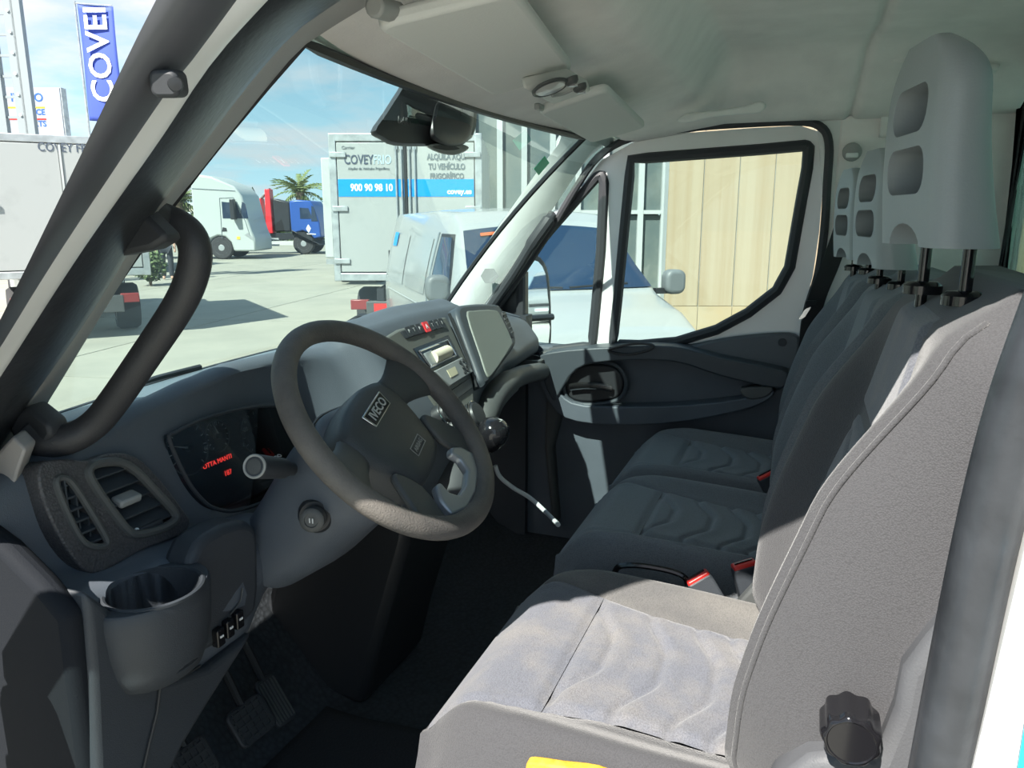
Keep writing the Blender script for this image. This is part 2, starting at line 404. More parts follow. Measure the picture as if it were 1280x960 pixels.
bl = MB(); bl.prism([V((x, 0.073, z)) for x, z in [(0.125, -0.1), (0.135, 0.69), (0.15, 0.89), (0.18, 1.05), (0.22, 1.3), (0.46, 1.3), (0.46, -0.1)]], (0, 0.02, 0)); struct(bl, 'trim_7', rubber_m, 'dark inner edge of the near door pillar', 'pillar trim', bevel=0.008)
# sticker on it
sc = at(1269, 865, Y=0.008)+V((0.021, 0, 0))
stk = thing('warning_sticker', 'blue and white sticker on the white pillar at the right edge', 'sticker', sc)
slab(sc+V((0.012, 0, 0)), (1, 0, 0), (0, 0, 1), [(-0.026, -0.06), (0.03, -0.06), (0.03, 0.075), (-0.026, 0.075)], 0.001).build('sheet', mat('sticker blue', (0.02, 0.50, 0.66), 0.4), stk)
slab(sc+V((0.012, -0.001, 0)), (1, 0, 0), (0, 0, 1), [(-0.020, -0.055), (0.03, -0.055), (0.03, 0.045), (-0.012, 0.045)], 0.0006).build('print_field', mat('sticker pale', (0.35, 0.72, 0.78), 0.4), stk)
text('NIXI ONVIT', 0.022, black, stk, sc+V((0.0, -0.0022, -0.005)), (0, 0, -1), (1, 0, 0), depth=0.0005)
# roof rail above the near door, sill below it
rl = MB(); rl.tube(smooth([V((-0.50, 0.07, 1.30)), V((-0.30, 0.05, 1.40)), V((0.0, 0.045, 1.42)), V((0.3, 0.045, 1.42)), V((0.47, 0.05, 1.41))], 6), 0.06, 10)
struct(rl, 'trim_8', white, 'white painted roof rail above the near door opening', 'roof rail')
sl = MB(); sl.box((-0.25, 0.06, -0.10), (1.0, 0.10, 0.16)); struct(sl, 'trim_9', black, 'black door sill below the driver side', 'sill', bevel=0.01)

# ---- back wall with its window
WX = 0.45
bk = MB(); bk.box((WX+0.015, 0.95, 0.72), (0.03, 1.82, 1.49))
cutw = MB(); cutw.prism([V((WX-0.1, 0.22, 0.74)), V((WX-0.1, 1.78, 0.74)), V((WX-0.1, 1.78, 1.37)), V((WX-0.1, 0.22, 1.37))], (0.3, 0, 0))
back = struct(bk, 'wall_back', trim_l, 'pale grey cab back wall behind the seats', 'wall', cut=[cutw])
wf = thing('window_2', 'wide greenish rear window behind the seats', 'window', (WX, 0.96, 0.74), kind='structure')
MB().tube([V((WX, 0.22, 0.74)), V((WX, 1.78, 0.74)), V((WX, 1.78, 1.37)), V((WX, 0.22, 1.37))], 0.02, 8, closed=True).build('frame', rubber_m, wf)
MB().box((WX+0.01, 1.0, 1.055), (0.005, 1.56, 0.63)).build('pane', g_rear, wf)
bx = MB(); bx.box((WX+0.42, 0.95, 0.9), (0.05, 2.1, 2.6)); struct(bx, 'wall_cargo', mat('cargo box panel', (0.75, 0.80, 0.78), 0.5), 'pale front panel of the cargo box behind the rear window', 'panel')

# ---- far (passenger) side
# headliner edge trim, far pillar trims
FY = 1.84
fp_in = [(540, 402, 1.765), (550, 387, 1.765), (610, 302, 1.75), (672, 214, 1.73), (698, 180, 1.72), (701, 165, 1.70)]
fp_out = [(585, 410, 1.80), (600, 388, 1.80), (640, 335, 1.80), (690, 262, 1.80), (735, 196, 1.80), (760, 172, 1.80)]
pf = struct(band(ln(fp_in), ln(fp_out), (-0.03, 0.05, -0.02), 0.01), 'trim_10', trim_l, 'pale grey trim of the far windscreen pillar', 'pillar trim')
q = at(612, 345, Y=1.77); nq = (CAM-q).normalized()
slab(q+nq*0.022, Rv, nq.cross(Rv), [(0.028*cos(radians(60*k)), 0.026*sin(radians(60*k))) for k in range(6)], 0.003).build('hexagon_cover', mat('hex grey', (0.25, 0.26, 0.26), 0.6), pf)
# door seal line following the opening
seal_px = [(604, 412), (622, 385), (650, 345), (690, 285), (720, 235), (748, 196), (790, 172), (860, 160), (940, 154), (1000, 152), (1025, 158), (1036, 178), (1034, 230), (1030, 290), (1022, 345), (1008, 392), (1003, 450), (1003, 560)]
MBs = MB().tube(smooth([at(x, y, Y=1.815) for x, y in seal_px], 4), 0.011, 8)
struct(MBs, 'trim_11', rubber_m, 'dark rubber seal around the passenger door opening', 'door seal')
# side rail headliner above the far door and the far rear pillar
rp = [(1020, 140), (1092, 136), (1095, 350), (1085, 480), (1010, 480), (1022, 345), (1032, 290)]
bp = MB().prism([at(x, y, Y=1.822) for x, y in rp], (0, 0.05, 0))
fbp = struct(bp, 'trim_12', trim_l, 'pale grey trim of the far door pillar beside the headrests', 'pillar trim', bevel=0.01)
# belt anchor button on it
an = thing('belt_anchor', 'round grey seat belt anchor cover on the far door pillar', 'belt anchor', at(1065, 190, Y=1.80))
MB().lathe(at(1065, 190, Y=1.80), (0, -1, 0), [(0, 0.024), (0.010, 0.022), (0.014, 0.014), (0.015, 0.001)], 20).build('cover', plastic_l, an)
MB().box(at(1065, 194, Y=1.782), (0.03, 0.01, 0.012)).build('tab', trim_l, an, bevel=0.003)

door = thing('door_1', 'white passenger door with black window seals and dark lower trim', 'door', (-0.40, 1.87, 0.0), kind='structure')
dout = [(590, 440), (612, 412), (640, 372), (690, 293), (722, 240), (752, 200), (792, 178), (860, 166), (940, 160), (1000, 157), (1022, 164), (1031, 182), (1029, 230), (1024, 290), (1016, 345), (1004, 392), (998, 440)]
main_w = [(789, 199), (870, 193), (950, 187), (1006, 182), (1011, 184), (1009, 210), (1002, 248), (987, 334), (971, 363), (935, 391), (896, 412), (846, 427), (800, 431), (766, 430), (772, 375), (781, 281)]
qtr_w = [(746, 221), (752, 219), (755, 229), (751, 314), (744, 390), (740, 432), (700, 437), (651, 442), (651, 395), (651, 333), (690, 285), (725, 245)]
DY = 1.845
frame = MB().prism([at(x, y, Y=DY) for x, y in dout], (0, 0.05, 0))
cuts = []
for w_ in (main_w, qtr_w):
    r = [at(x, y, Y=DY) for x, y in w_]; cuts.append(MB().prism([p_-V((0, 0.05, 0)) for p_ in r], (0, 0.2, 0)))
frame.build('window_frame', white, door, cut=cuts, sharp=30)
for w_, nm in ((main_w, 'main_window_seal'), (qtr_w, 'quarter_window_seal')):
    r = []
    for a, b in zip(w_, w_[1:]+w_[:1]):
        pa, pb = at(*a, Y=DY-0.002), at(*b, Y=DY-0.002)
        r += [pa.lerp(pb, k/4) for k in range(4)]
    MB().tube(r, 0.0155, 8, closed=True, up=(0, 1, 0)).build(nm, rubber_m, door)
MB().prism([at(x, y, Y=1.875) for x, y in main_w], (0, 0.004, 0)).build('main_window_pane', g_side, door)
MB().prism([at(x, y, Y=1.875) for x, y in qtr_w], (0, 0.004, 0)).build('quarter_window_pane', g_side, door)
# mirror sail triangle in the quarter window corner
MB().prism([at(x, y, Y=1.838) for x, y in [(590, 445), (615, 398), (653, 340), (653, 450)]], (0, 0.06, 0)).build('mirror_sail', black, door, bevel=0.004)
# grey handle strip on the far pillar beside the quarter window
MB().tube(smooth([at(x, y, Y=Y) for x, y, Y in [(600, 402, 1.80), (640, 345, 1.78), (665, 305, 1.77), (684, 278, 1.78), (690, 268, 1.80)]], 6), [0.016]*12+[0.02]*8+[0.014]*5, 10).build('pillar_grip', rubber_m, door)
# lower trim panel
def dprism(pts, y0, y1, name, m, bev=0.01, sm=3, **k):
    r = smooth([at(x, y, Y=y0) for x, y in pts], sm, True)
    return MB().prism(r, (0, y1-y0, 0)).build(name, m, door, bevel=bev, seg=3, **k)
MB().prism([V((-0.86, 1.83, -0.05)), V((0.04, 1.83, -0.05)), V((0.03, 1.83, 0.70)), V((-0.26, 1.83, 0.69)), V((-0.45, 1.83, 0.64)), V((-0.86, 1.83, 0.645))], (0, 0.07, 0)).build('trim_panel', plastic_d, door, bevel=0.01)
dprism([(850, 438), (900, 424), (960, 417), (994, 418), (1000, 432), (990, 470), (960, 470), (900, 456), (860, 455)], 1.815, 1.84, 'upper_trim', mat('door upper trim', (0.10, 0.112, 0.125), 0.5, bump=0.2, bscale=600), 0.008)
dprism([(672, 452), (690, 440), (760, 434), (840, 433), (900, 447), (975, 462), (985, 470), (975, 486), (900, 470), (840, 452), (760, 452), (720, 462), (700, 490), (690, 500)], 1.755, 1.85, 'shoulder', plastic_t, 0.014)
dprism([(672, 470), (690, 468), (700, 492), (730, 507), (830, 508), (920, 500), (965, 488), (960, 500), (920, 515), (830, 530), (740, 530), (695, 515)], 1.765, 1.85, 'bin_lip', plastic_d, 0.014)
dprism([(705, 480), (715, 462), (740, 455), (770, 460), (780, 480), (770, 498), (735, 503), (712, 498)], 1.79, 1.85, 'handle_recess', black, 0.008)
MB().tube(smooth([at(x, y, Y=1.775) for x, y in [(712, 484), (730, 482), (750, 483), (765, 486)]], 4), 0.011, 8, flat=0.5).build('door_handle', chrome, door)
MB().tube(pxring([(705, 480), (715, 460), (742, 452), (772, 458), (783, 480), (772, 500), (735, 506), (711, 500)], 4, Y=1.785), 0.007, 8, closed=True).build('recess_ring', plastic_t, door)
MB().tube(pxring([(760, 438), (790, 430), (815, 431), (812, 437), (785, 443)], 4, Y=1.752), 0.004, 6, closed=True).build('ledge_slot', black, door)
dprism([(925, 486), (965, 484), (958, 496), (935, 499)], 1.76, 1.80, 'pull_cup', plastic_g, 0.006)
MB().lathe(at(978, 428, Y=1.814), (0, -1, 0), [(0, 0.012), (0.003, 0.011), (0.0035, 0.001)], 16).build('screw_cap', plastic, door)
# grey curved piece where the dashboard meets the door
MB().prism([at(x, y, Y=1.79) for x, y in [(672, 440), (690, 438), (700, 520), (690, 560), (697, 655), (690, 660), (680, 560), (682, 500)]], (0, 0.08, 0)).build('front_edge', plastic_g, door, bevel=0.01)

# headliner side rail above the far door with its grip
gr = thing('roof_grip', 'long pale grey grab grip in the headliner above the passenger door', 'grab handle', at(900, 140, Y=1.60))
gp = [at(x, y, Y=1.60) for x, y in [(846, 152), (856, 143), (880, 140), (930, 133), (948, 127), (957, 132), (950, 141), (930, 143), (890, 147), (862, 153)]]
MB().prism(smooth(gp, 3, True), (0, 0.035, 0.006)).build('grip_bar', trim_l, gr, bevel=0.006, seg=3)
def rail(u, v):
    X = -0.60+0.72*u; Y = 1.60+0.21*v
    e = at(600+500*u, 0, Y=Y)
    return V((X, Y, zceil(X, 1.60)*(1-v**1.6)+1.285*v**1.6))

# ---- kick panels beside both footwells
kp = MB(); kp.box((-1.04, 1.835, 0.34), (0.42, 0.06, 0.80)); struct(kp, 'trim_13', plastic, 'dark kick panel beside the passenger footwell', 'panel')
kp = MB(); kp.box((-1.10, 0.075, 0.34), (0.30, 0.04, 0.80)); struct(kp, 'trim_14', plastic, 'dark kick panel beside the driver footwell', 'panel')
# ---- the driver's door, swung open towards the front
d2 = thing('door_2', 'white driver door swung wide open beside the near pillar', 'door', V((-0.83, -0.02, -0.15)), kind='structure', local=True, rz=radians(-84))
MB().prism([V((x, -0.05, z)) for x, z in [(0.02, 0.0), (0.95, 0.0), (0.98, 0.45), (0.97, 0.86), (0.60, 0.80), (0.02, 0.80)]], (0, 0.10, 0)).build('panel', white, d2, bevel=0.03, seg=3)
MB().prism([V((x, -0.07, z)) for x, z in [(0.08, 0.06), (0.90, 0.06), (0.92, 0.80), (0.60, 0.76), (0.08, 0.76)]], (0, 0.03, 0)).build('trim_panel', plastic, d2, bevel=0.01)
MB().tube([V((0.03, 0, 0.80)), V((0.30, 0, 1.20)), V((0.45, 0, 1.40)), V((0.92, 0, 1.44)), V((0.97, 0, 0.86))], 0.03, 8).build('window_frame', rubber_m, d2)
MB().prism([V((x, 0.0, z)) for x, z in [(0.03, 0.80), (0.30, 1.20), (0.45, 1.40), (0.92, 1.44), (0.97, 0.86), (0.60, 0.80)]], (0, 0.004, 0)).build('window_pane', g_side, d2)

fw = MB(); fw.box((0.255, 1.845, 0.67), (0.43, 0.05, 1.44)); struct(fw, 'wall_far', felt, 'pale grey side wall behind the passenger door', 'wall', bevel=0.01)
cv_ = MB()
cv_.grid(lambda u, v: V((0.14+0.22*u**1.5, 1.62+0.20*sin(v*pi/2), 1.41-0.16*(1-cos(v*pi/2))-0.03*u*u)), 16, 16)
struct(cv_, 'trim_15', felt, 'rounded felt corner of the headliner behind the seats', 'headliner corner', sharp=0, solid=0.01)
# ================================================================== SEATS
fab_strip = mat('bolster edge cloth', (0.10, 0.098, 0.10), 0.95, weave=0.3, bscale=500, bump=0.4)
def sstep(a, b, x):
    t = max(0.0, min(1.0, (x-a)/(b-a))); return t*t*(3-2*t)
def seat(label, group, yc, hw, mats, x0=-0.445, driver=True, hx=0.128, hz=1.018, hh=0.212, hry=None, btop=0.128, bz=0.985):
    """van seat: cushion, inserts, backrest, headrest"""
    m_ins, m_bol, m_side = mats
    root = thing('van_seat', label, 'seat', (-0.15, yc, 0.0), group)
    # --- cushion: closed loft front -> rear
    def ztop(x, t):
        f = (x-x0)/0.54
        nose = 0.055*(1-sstep(0.0, 0.20, f))**2.2
        z = 0.432-0.022*f-nose
        bol = sstep(0.62, 0.86, abs(t))*0.022*sstep(0.02, 0.3, f); edge = sstep(0.84, 1.0, abs(t))**2*0.055
        return z+bol-edge-0.010*(1-t*t)*sstep(0.3, 0.8, f)
    def half(x):
        f = (x-x0)/0.54
        return hw*(0.82+0.18*sstep(0, 0.26, f)**0.7-0.05*sstep(0.5, 1.0, f))
    rings = []
    NS = 46; NT = 40
    for i in range(NS+1):
        f = i/NS; x = x0+0.54*(f**1.25); w = half(x); r = []
        for j in range(NT+1):
            t = -1+2*j/NT; t = math.copysign(abs(t)**0.85, t)
            sf = hw*(0.74-0.16*sstep(0.05, 0.55, (x-x0)/0.54)-0.02*(x-x0)/0.54); r.append(V((x, yc+w*t, ztop(x, t)-0.016*(1-sstep(sf-0.012, sf+0.004, abs(w*t))))))
        zb = 0.25
        fr = 0.03*(1-sstep(0, 0.12, f))
        for t, z in ((1.03, 0.36-fr), (1.02, 0.31), (0.97, zb), (-0.97, zb), (-1.02, 0.31), (-1.03, 0.36-fr)):
            r.append(V((x+(0.02 if z < 0.3 else 0.0)*(1-f), yc+w*t, min(z, r[0].z))))
        rings.append(r)
    whole = MB().loft(rings)
    for nm_, lo, mm_ in (('cushion', False, m_bol), ('outer_bolster', True, m_side if driver else m_bol)):
        pc = MB(); pc.v = whole.v
        pc.f = [f_ for f_ in whole.f if (len(f_) < 5) == True and ((sum(whole.v[i_].y for i_ in f_)/len(f_) < yc-0.2*hw) == lo)] + ([f_ for f_ in whole.f if len(f_) > 4] if not lo else [])
        used = sorted({i_ for f_ in pc.f for i_ in f_}); mp_ = {a: b for b, a in enumerate(used)}
        pc.v = [whole.v[i_] for i_ in used]; pc.f = [tuple(mp_[i_] for i_ in f_) for f_ in pc.f]
        pc.build(nm_, mm_, root, sharp=60)
    # --- inserts on top (front thigh panel + main panel)
    def seam(x, s):
        f = (x-x0)/0.54
        return s*(hw*(0.74-0.16*sstep(0.05, 0.55, f)-0.02*f))
    def groove(x, y):
        d = 0.0
        for gx in (-0.235, -0.155, -0.082, -0.03):
            yy = abs((y-yc)/hw)
            cx = gx-0.040*sstep(0.12, 0.52, yy)
            fade = 1-sstep(0.50, 0.62, yy)
            d += 0.0065*math.exp(-((x-cx)/0.0065)**2)*fade - 0.003*math.exp(-((x-cx-0.018)/0.012)**2)*fade
        return d
    def panel(xa, xb, name):
        nx, ny = int(max(24, (xb-xa)/0.0035)), 60; b = MB()
        def fn(u, v):
            x = xa+(xb-xa)*u; ya, yb = seam(x, -1), seam(x, 1); y = yc+ya+(yb-ya)*v
            t = (y-yc)/half(x); ed = min(u*(xb-xa), (1-u)*(xb-xa), v*(yb-ya), (1-v)*(yb-ya))
            h = 0.007*sstep(0, 0.016, ed)-0.003
            return V((x, y, ztop(x, t)+h-(groove(x, y) if name == 'main_insert' else 0)))
        return b.grid(fn, nx, ny).build(name, m_ins, root, sharp=0)
    panel(x0+0.010, -0.2815, 'front_insert'); panel(-0.2805, 0.075, 'main_insert')
    # --- seat base
    MB().box((-0.16, yc, 0.13), (0.44, hw*1.55, 0.26)).build('base', black, root, bevel=0.02)
    # --- backrest: loft bottom -> top, leaning back
    bx0, bz0, bx1, bz1 = -0.005, 0.40, btop, bz
    def bw_(f): return hw*(0.90+0.10*sstep(0, 0.25, f)-0.04*sstep(0.45, 0.80, f)-0.14*sstep(0.84, 1.0, f)**1.6)
    def front(f, t):
        x = bx0+(bx1-bx0)*f; z = bz0+(bz1-bz0)*f
        lum = -0.018*sstep(0.05, 0.3, f)*(1-sstep(0.35, 0.75, f))
        bol = -0.058*sstep(0.50, 0.90, abs(t))*sstep(-0.05, 0.12, f)*(1-sstep(0.62, 0.95, f))
        edge = 0.045*sstep(0.86, 1.0, abs(t))**2
        top = 0.05*sstep(0.88, 1.0, f)**2
        return V((x+lum+bol+edge+top, yc+bw_(f)*t, z))
    rings = []
    for i in range(41):
        f = i/40; r = []
        for j in range(41):
            t = -1+2*j/40; r.append(front(f, t))
        th = 0.19-0.06*f-0.03*sstep(0.9, 1, f); w = bw_(f)
        xr = bx0+(bx1-bx0)*f+th; z = bz0+(bz1-bz0)*f
        fe = front(f, 1).x; xr = max(xr, fe+0.05)
        for t, k_ in ((1.035, 0.25), (1.045, 0.6), (0.97, 1.0), (0.5, 1.1), (-0.5, 1.1), (-0.97, 1.0), (-1.045, 0.6), (-1.035, 0.25)):
            r.append(V((fe+(xr-fe)*k_, yc+w*t, z-0.012*f*(k_ > 0.5))))
        rings.append(r)
    MB().loft(rings).build('backrest', m_side, root, sharp=60)
    if driver:
        MB().tube([front(0.05+0.90*k/40, -0.93)+V((0.001, 0.0, 0)) for k in range(41)], 0.0030, 8).build('bolster_piping', m_side, root, sharp=0)
    def bseam(f, s): return s*(0.60-0.05*f-0.10*sstep(0.75, 1, f))
    def bpanel(fa, fb, name):
        b = MB()
        def fn(u, v):
            f = fa+(fb-fa)*u; t = bseam(f, -1)+(bseam(f, 1)-bseam(f, -1))*v; p = front(f, t)
            ed = min(u*(fb-fa)*0.6, (1-u)*(fb-fa)*0.6, v*0.3, (1-v)*0.3)
            g = 0
            if name == 'back_insert':
                for gf in (0.16, 0.30, 0.44, 0.57):
                    g += 0.006*math.exp(-((f-gf-0.05*sstep(0.1, 0.5, abs(t)))/0.010)**2)*(1-sstep(0.46, 0.55, abs(t)))
            return p+V((-0.96, 0, 0.26))*(0.0075*sstep(0, 0.016, ed)-0.002-g)
        return b.grid(fn, int((fb-fa)*110), 44).build(name, m_ins, root, sharp=0)
    bpanel(0.05, 0.665, 'back_insert'); bpanel(0.672, 0.94, 'shoulder_insert')
    # --- headrest
    hy = hry if hry else yc
    hwid = 0.100; hyaw = Matrix.Rotation(radians(11.5), 3, 'Z'); hc = V((hx, hy, 0))
    def hrot(pts): return [hc+hyaw @ (V(p_)-hc) for p_ in pts]
    def ring(f):
        w = hwid*(1-0.05*f)*(1-0.55*max(0, (f-0.70)/0.30)**2.5); z = hz+hh*f
        lean = -0.004-0.004*f-0.006*sin(pi*f)
        th = 0.068*(1-0.36*f)*(1-0.55*max(0, (f-0.75)/0.25)**2.5)
        r = []
        for a, b in rrect(2*w, th, min(0.026, th*0.46), 6): r.append(V((hx+lean+b+th*0.5-0.030, hy+a, z)))
        return hrot(r)
    hb = MB().loft([ring(1-(1-k/30)**1.35) for k in range(31)])
    cuts = []
    for f0, f1, w, dp in ((0.26, 0.49, 0.060, 0.012), (0.56, 0.79, 0.054, 0.002)):
        zc = hz+hh*(f0+f1)/2; rr = rrect(2*w, hh*(f1-f0), 0.022, 5)
        cuts.append(MB().prism(hrot([V((hx-0.09, hy+a, zc+b)) for a, b in rr]), hyaw @ V((0.09+dp, 0, 0))))
    cuts.append(MB().prism(hrot([V((hx-0.08, hy+0.050*cos(radians(k*18)), hz-0.002+0.026*sin(radians(k*18)))) for k in range(11)]+[V((hx-0.08, hy-0.050, hz-0.03)), V((hx-0.08, hy+0.050, hz-0.03))]), hyaw @ V((0.25, 0, 0))))
    hr = hb.build('headrest', hr_pl, root, cut=cuts, bevel=0.005, seg=2)
    for f0, f1, w, dp in ((0.26, 0.49, 0.060, 0.012), (0.56, 0.79, 0.054, 0.002)):
        zc = hz+hh*(f0+f1)/2
        MB().prism(hrot([V((hx+dp-0.003, hy+a, zc+b)) for a, b in rrect(2*w-0.002, hh*(f1-f0)-0.002, 0.021, 5)]), hyaw @ V((0.003, 0, 0))).build('recess_shade', mat('recess shade dark', (0.03, 0.034, 0.038), 0.9, spec=0.1), hr)  # dark plate standing in for the shade inside the headrest opening
    for s in (-1, 1):
        MB().tube(hrot([V((hx+0.012, hy+s*0.063, hz+0.03)), V((hx+0.012, hy+s*0.063, bz1-0.07))]), 0.0065, 12).build('headrest_post', gloss_blk, root)
        MB().lathe(hrot([V((hx+0.012, hy+s*0.063, bz1-0.026))])[0], (0, 0, 1), [(0, 0.022), (0.010, 0.022), (0.014, 0.017), (0.015, 0.008)], 20).build('post_collar', gloss_blk, root)
    return root
drv = seat('worn grey blue driver seat in the sunlight, nearest the open door', 'van seats', 0.52, 0.250, (fab_c, fab_bw, fab_s), hry=0.50)
mid = seat(driver=False, label='dark middle passenger seat between the driver seat and the far seat', group='van seats', yc=1.09, hw=0.213, mats=(fab_d2, fab_d, fab_d), hx=0.125, hz=0.960, hh=0.205, btop=0.12, bz=0.95)
far = seat(driver=False, label='dark passenger seat beside the far door, farthest from the driver', group='van seats', yc=1.54, hw=0.213, mats=(fab_d2, fab_d, fab_d), hx=0.100, hz=0.952, hh=0.205, btop=0.10, bz=0.945)
# driver seat extras: recline knob, side shield, torn foam
kc = at(1063, 912, Y=0.225)
MB().loft([[kc+V((0, -1, 0))*h+V((cos(a), 0, sin(a)))*(r*(1-sc_*(0.5+0.5*cos(9*a)))) for a in [2*pi*k/90 for k in range(90)]] for h, r, sc_ in ((-0.02, 0.027, .10), (0.012, 0.027, .10), (0.018, 0.0255, .08), (0.0205, 0.0225, .02), (0.0208, 0.021, 0), (0.0195, 0.020, 0), (0.0195, 0.001, 0))]).build('recline_knob', gloss_blk, drv, sharp=50)
sh = [at(x, y, Y=0.235) for x, y in [(960, 985), (1010, 950), (1060, 945), (1095, 952), (1120, 890), (1130, 840), (1160, 800), (1215, 740), (1260, 700), (1290, 1000), (1200, 1150), (960, 1150)]]
MB().prism(sh, (0, 0.05, 0)).build('side_shield', mat('seat shield plastic', (0.085, 0.088, 0.096), 0.55, bump=0.2, bscale=500), drv, bevel=0.012, seg=3)
fo = [at(x, y, Y=0.268) for x, y in [(657, 958), (665, 954), (700, 959), (745, 965), (765, 978), (700, 985), (662, 975)]]
MB().prism(smooth(fo, 3, True), (0, 0.014, 0.0)).build('exposed_foam', foam, drv, bevel=0.006)
# seat adjustment bar between the seats, buckles, belt
bar = MB().tube(smooth([at(x, y, Y=Y) for x, y, Y in [(768, 716, 0.80), (775, 708, 0.80), (800, 707, 0.80), (835, 713, 0.80), (855, 721, 0.80), (860, 732, 0.80)]], 6), 0.0055, 8)
bar.build('seat_lever', gloss_blk, None, label='bent black metal lever beside the driver cushion', cat='lever')
def buckle(px, py, Y, ln_, w, label, lean, yawz):
    c = at(px, py, Y=Y); up = V(lean).normalized(); rt = V((cos(yawz), sin(yawz), 0)); rt = (rt-up*rt.dot(up)).normalized()
    root = thing('seat_belt_buckle', label, 'buckle', c-up*ln_, 'seat belt buckles')
    n = rt.cross(up)
    slab(c-up*ln_*0.5-n*0.013, rt, up, rrect(w, ln_, 0.006), 0.026).build('body', plastic, root, bevel=0.004)
    slab(c-up*0.004-n*0.012, rt, up, rrect(w*0.92, 0.018, 0.004), 0.024).build('release_button', red, root, bevel=0.003)
    slab(c+up*0.0055-n*0.002, rt, up, [(-w*0.35, -0.001), (w*0.35, -0.001), (w*0.35, 0.002), (-w*0.35, 0.002)], 0.004).build('slot', gloss_blk, root)
    return root
buckle(872, 722, 0.80, 0.10, 0.046, 'red topped belt buckle right beside the driver cushion', (-0.55, 0.0, 0.83), 0.3)
buckle(930, 706, 0.845, 0.10, 0.046, 'red topped belt buckle standing nearer the backrests', (-0.30, 0.0, 0.95), 0.4)
b3 = buckle(958, 594, 1.31, 0.09, 0.046, 'dark belt buckle between the two passenger cushions', (-0.5, 0.0, 0.86), 0.3)
# belt pretensioner bracket beside the driver's cushion
bt = MB().prism([at(x, y, Y=0.77) for x, y in [(915, 762), (940, 735), (958, 728), (960, 745), (955, 775), (935, 778)]], (0, 0.03, 0))
bt.build('belt_bracket', plastic_g, None, bevel=0.005, label='grey belt bracket cover between driver cushion and backrest', cat='bracket')
# far seat belt
bel = thing('seat_belt', 'black seat belt hanging from the far door pillar', 'seat belt', at(1010, 420, Y=1.76))
def strip(pts, w, t=0.002):
    pts = smooth(pts, 6); b = MB(); rings = []
    for i, p in enumerate(pts):
        d = (pts[min(i+1, len(pts)-1)]-pts[max(i-1, 0)]).normalized(); sd = V((1, 0.25, 0)); sd = (sd-d*sd.dot(d)).normalized(); n = d.cross(sd)
        rings.append([p+sd*w/2+n*t, p-sd*w/2+n*t, p-sd*w/2-n*t, p+sd*w/2-n*t])
    return b.loft(rings)
strip([at(x, y, Y=Y) for x, y, Y in [(1057, 265, 1.79), (1052, 290, 1.78), (1038, 330, 1.765), (1022, 370, 1.76), (1012, 410, 1.77), (1006, 470, 1.78)]], 0.046).build('webbing', webbing, bel)
MB().tube(smooth([at(x, y, Y=1.78) for x, y in [(1046, 268), (1054, 262), (1062, 266), (1060, 275)]], 5), 0.008, 8).build('guide_loop', gloss_blk, bel)
tb = at(1013, 378, Y=1.745)
slab(tb, Rv, (0.25, 0, 1), rrect(0.030, 0.012, 0.004), 0.006).build('tongue_grip', black, bel)
slab(tb+V((-0.012, 0, -0.03)), (1, 0, 0.5), (0.45, 0, 0.9), rrect(0.018, 0.034, 0.005), 0.003).build('tongue_plate', chrome, bel)
# ================================================================== DASHBOARD
dash = thing('dashboard', 'dark grey dashboard with air vents, instrument cluster and radio stack', 'dashboard', (-0.85, 0.93, 0.40))
fwd3 = [(-1.06, 0.742), (-1.02, 0.755), (-0.95, 0.763)]
ST = [
 (0.075, [(-.90,.752),(-.86,.747),(-.845,.72),(-.84,.65),(-.80,.628),(-.760,.618),(-.735,.55),(-.745,.44),(-.82,.40)]),
 (0.20, [(-.89,.770),(-.852,.765),(-.838,.738),(-.818,.635),(-.80,.612),(-.752,.601),(-.725,.54),(-.735,.44),(-.80,.40)]),
 (0.33, [(-.885,.793),(-.852,.788),(-.842,.755),(-.818,.62),(-.79,.607),(-.748,.60),(-.722,.54),(-.735,.44),(-.80,.41)]),
 (0.42, [(-.885,.806),(-.850,.800),(-.845,.765),(-.820,.605),(-.79,.600),(-.752,.592),(-.735,.54),(-.76,.475),(-.83,.45)]),
 (0.50, [(-.885,.815),(-.848,.808),(-.848,.770),(-.828,.585),(-.80,.567),(-.772,.556),(-.762,.53),(-.79,.495),(-.86,.46)]),
 (0.64, [(-.885,.812),(-.848,.804),(-.845,.765),(-.825,.585),(-.80,.567),(-.772,.556),(-.762,.53),(-.79,.495),(-.86,.46)]),
 (0.73, [(-.882,.805),(-.840,.800),(-.815,.765),(-.77,.66),(-.74,.60),(-.72,.56),(-.72,.53),(-.75,.50),(-.86,.46)]),
 (0.80, [(-.875,.838),(-.822,.838),(-.787,.815),(-.715,.690),(-.69,.63),(-.685,.58),(-.69,.52),(-.72,.47),(-.86,.42)]),
 (1.00, [(-.875,.848),(-.822,.846),(-.787,.818),(-.715,.690),(-.69,.63),(-.685,.58),(-.69,.50),(-.72,.44),(-.86,.40)]),
 (1.26, [(-.880,.842),(-.830,.838),(-.795,.812),(-.735,.690),(-.72,.64),(-.72,.61),(-.73,.58),(-.76,.55),(-.88,.50)]),
 (1.40, [(-.90,.80),(-.85,.792),(-.815,.765),(-.765,.695),(-.745,.67),(-.745,.65),(-.755,.63),(-.79,.62),(-.90,.58)]),
 (1.77, [(-.92,.76),(-.87,.752),(-.825,.735),(-.785,.69),(-.775,.67),(-.775,.65),(-.785,.63),(-.82,.62),(-.92,.58)]),
]
